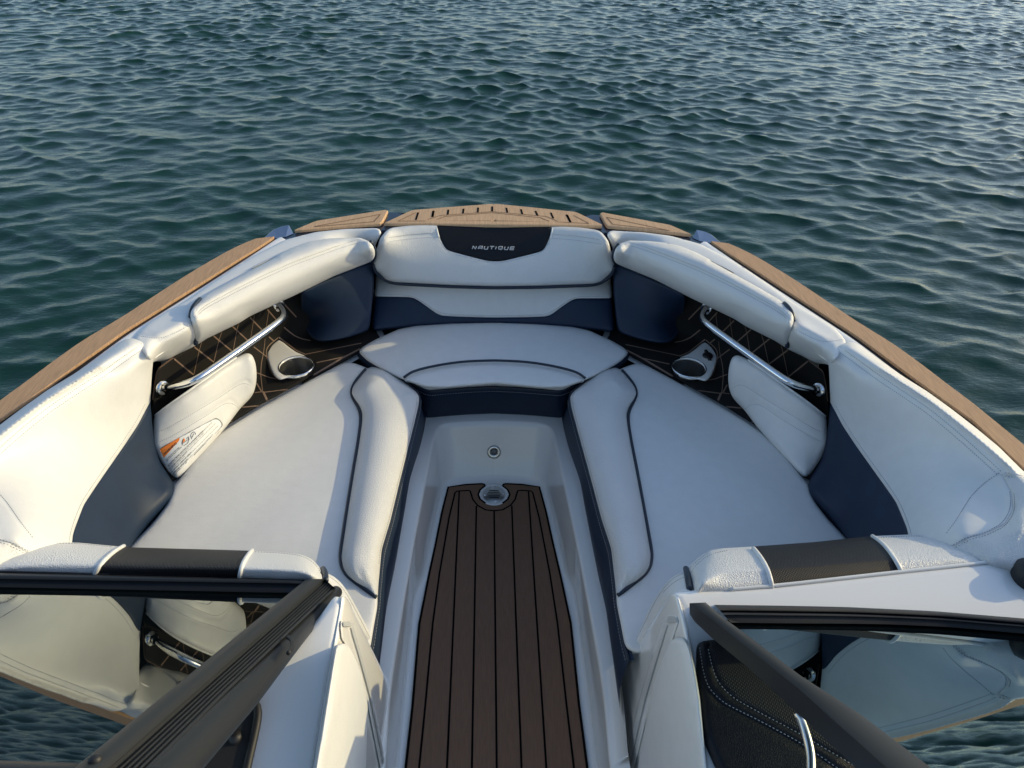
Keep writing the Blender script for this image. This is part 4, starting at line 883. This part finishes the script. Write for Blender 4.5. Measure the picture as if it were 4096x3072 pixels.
frame_loft('post', nL, rows, alu, WSL, 30)
A3b = P(5, '2262 500,1745 1201,1330 1659,1150 1860')
a2 = on(nL, [tuple(x) for x in resample(A2, n=30)], -.002); a3 = on(nL, [tuple(x) for x in resample(A3b, n=30)], -.02); mid_ = a2*.5+a3*.5; R0 = np.linalg.norm(a2-a3, axis=1)/2
V, F = tube_mesh(mid_, R0*1.0, 24); hb = mesh_obj('hinge_tube', V, F, alu, WSL)
for P0, d_ in ((P(16, '700 1010')[0], .001),):
    c_ = on(nL, [P0], 0)[0]
cut_ = on(nL, P(16, '690 965,722 968,745 1000,752 1040,745 1070,700 1140'), .014); tube('hinge_gap', cut_, .003, rubber, WSL, step=.004)
frame_loft('top_rail', nL, [(P(5, '-400 1600,0 1608,545 1625,620 1640'), -.005), (P(5, '-400 1602,0 1610,545 1627,620 1642'), .016), (P(5, '-400 1720,0 1730,500 1740,620 1740'), .018), (P(5, '-400 1722,0 1732,500 1742,620 1742'), -.01)], alu, WSL)
lathe('bolt', [(.006, 0), (.006, .003), (.004, .005), (0, .006)], on(nL, P(5, '640 1612'), .018)[0], nL[0], rubber, WSL, 20)
# end cap of the post
capo = on(nL, P(5, '2060 385,2120 372,2185 385,2262 455,2266 520,2200 620,2180 700'), .0)
V = list(on(nL, P(5, '2062 388,2185 386,2258 452'), .016))+list(on(nL, P(5, '2062 388,2185 386,2258 452'), -.02)); mesh_obj('post_cap', V, [(0, 1, 4, 3), (1, 2, 5, 4)], alu, WSL, False)
lathe('cap_bolt', [(.012, 0), (.012, .004), (.008, .010), (0, .012)], on(nL, P(16, '1015 305'), .0)[0], nL[0], rubber, WSL, 20)
# right windshield
nR = wplane(U(*P(6, '130 560', .795)[0]), U(*P(6, '2211 655', .795)[0]), 38)
WSR = mesh_obj('windshield', on(nR, P(6, '190 660,800 680,1300 688,1700 708,2211 750,2700 800,2700 1900,1700 1800,1450 1640,60 560')), [tuple(range(10))], glass_dim, boat, False)
ra, rb = '130 560,600 566,1000 574,1600 602,2211 652,2700 700', '240 684,600 688,1000 690,1300 694,1700 712,2211 757,2700 805'
def lerp_row(t): return mixp(P(6, ra), P(6, rb), t)
frame_loft('bottom_rail', nR, [(lerp_row(0), -.01), (lerp_row(.01), .014), (lerp_row(.30), .016), (lerp_row(.33), .006)], rubber, WSR)
frame_loft('rail_cap', nR, [(lerp_row(.33), .004), (lerp_row(.35), .012), (lerp_row(.55), .012), (lerp_row(.57), .004)], alu, WSR)
frame_loft('glass_seal', nR, [(lerp_row(.57), .008), (lerp_row(.6), .006), (lerp_row(.97), .005), (lerp_row(1.0), 0)], rubber, WSR)
B0 = P(17, '1168 580,1380 760,1640 950,1850 1110,2212 1385')+P(6, '1100 1290,1575 1650,1850 1860'); B1 = P(17, '990 588,1260 785,1560 1030,1900 1300,2212 1550')+P(6, '1250 1630,1500 1850'); B2 = P(17, '990 705,1045 792,1240 975,1600 1270,2030 1659')+P(6, '1040 1620,1280 1850')
frame_loft('post', nR, [(B0, -.01), (B0, .014), (mixp(B0, B1, .03), .017), (mixp(B0, B1, .96), .030), (B1, .029), (mixp(B1, B2, .04), .026), (B2, -.005), (B2, -.02)], alu, WSR, 60)
V = list(on(nR, P(17, '990 588'), .029))+list(on(nR, P(17, '1168 580'), .014))+list(on(nR, P(17, '1168 580'), -.01))+list(on(nR, P(17, '990 705'), -.02)); mesh_obj('post_cap', V, [(0, 3, 2, 1)], alu, WSR, False)
lv = [(P(6, a)[0], z) for a, z in (('690 1285', .94), ('712 1340', .93), ('735 1400', .925), ('760 1470', .92), ('778 1540', .92), ('785 1620', .92), ('775 1720', .92))]
tube('latch_lever', [U(p[0], p[1], z) for p, z in lv], .0065, steel, WSR, sm=2)
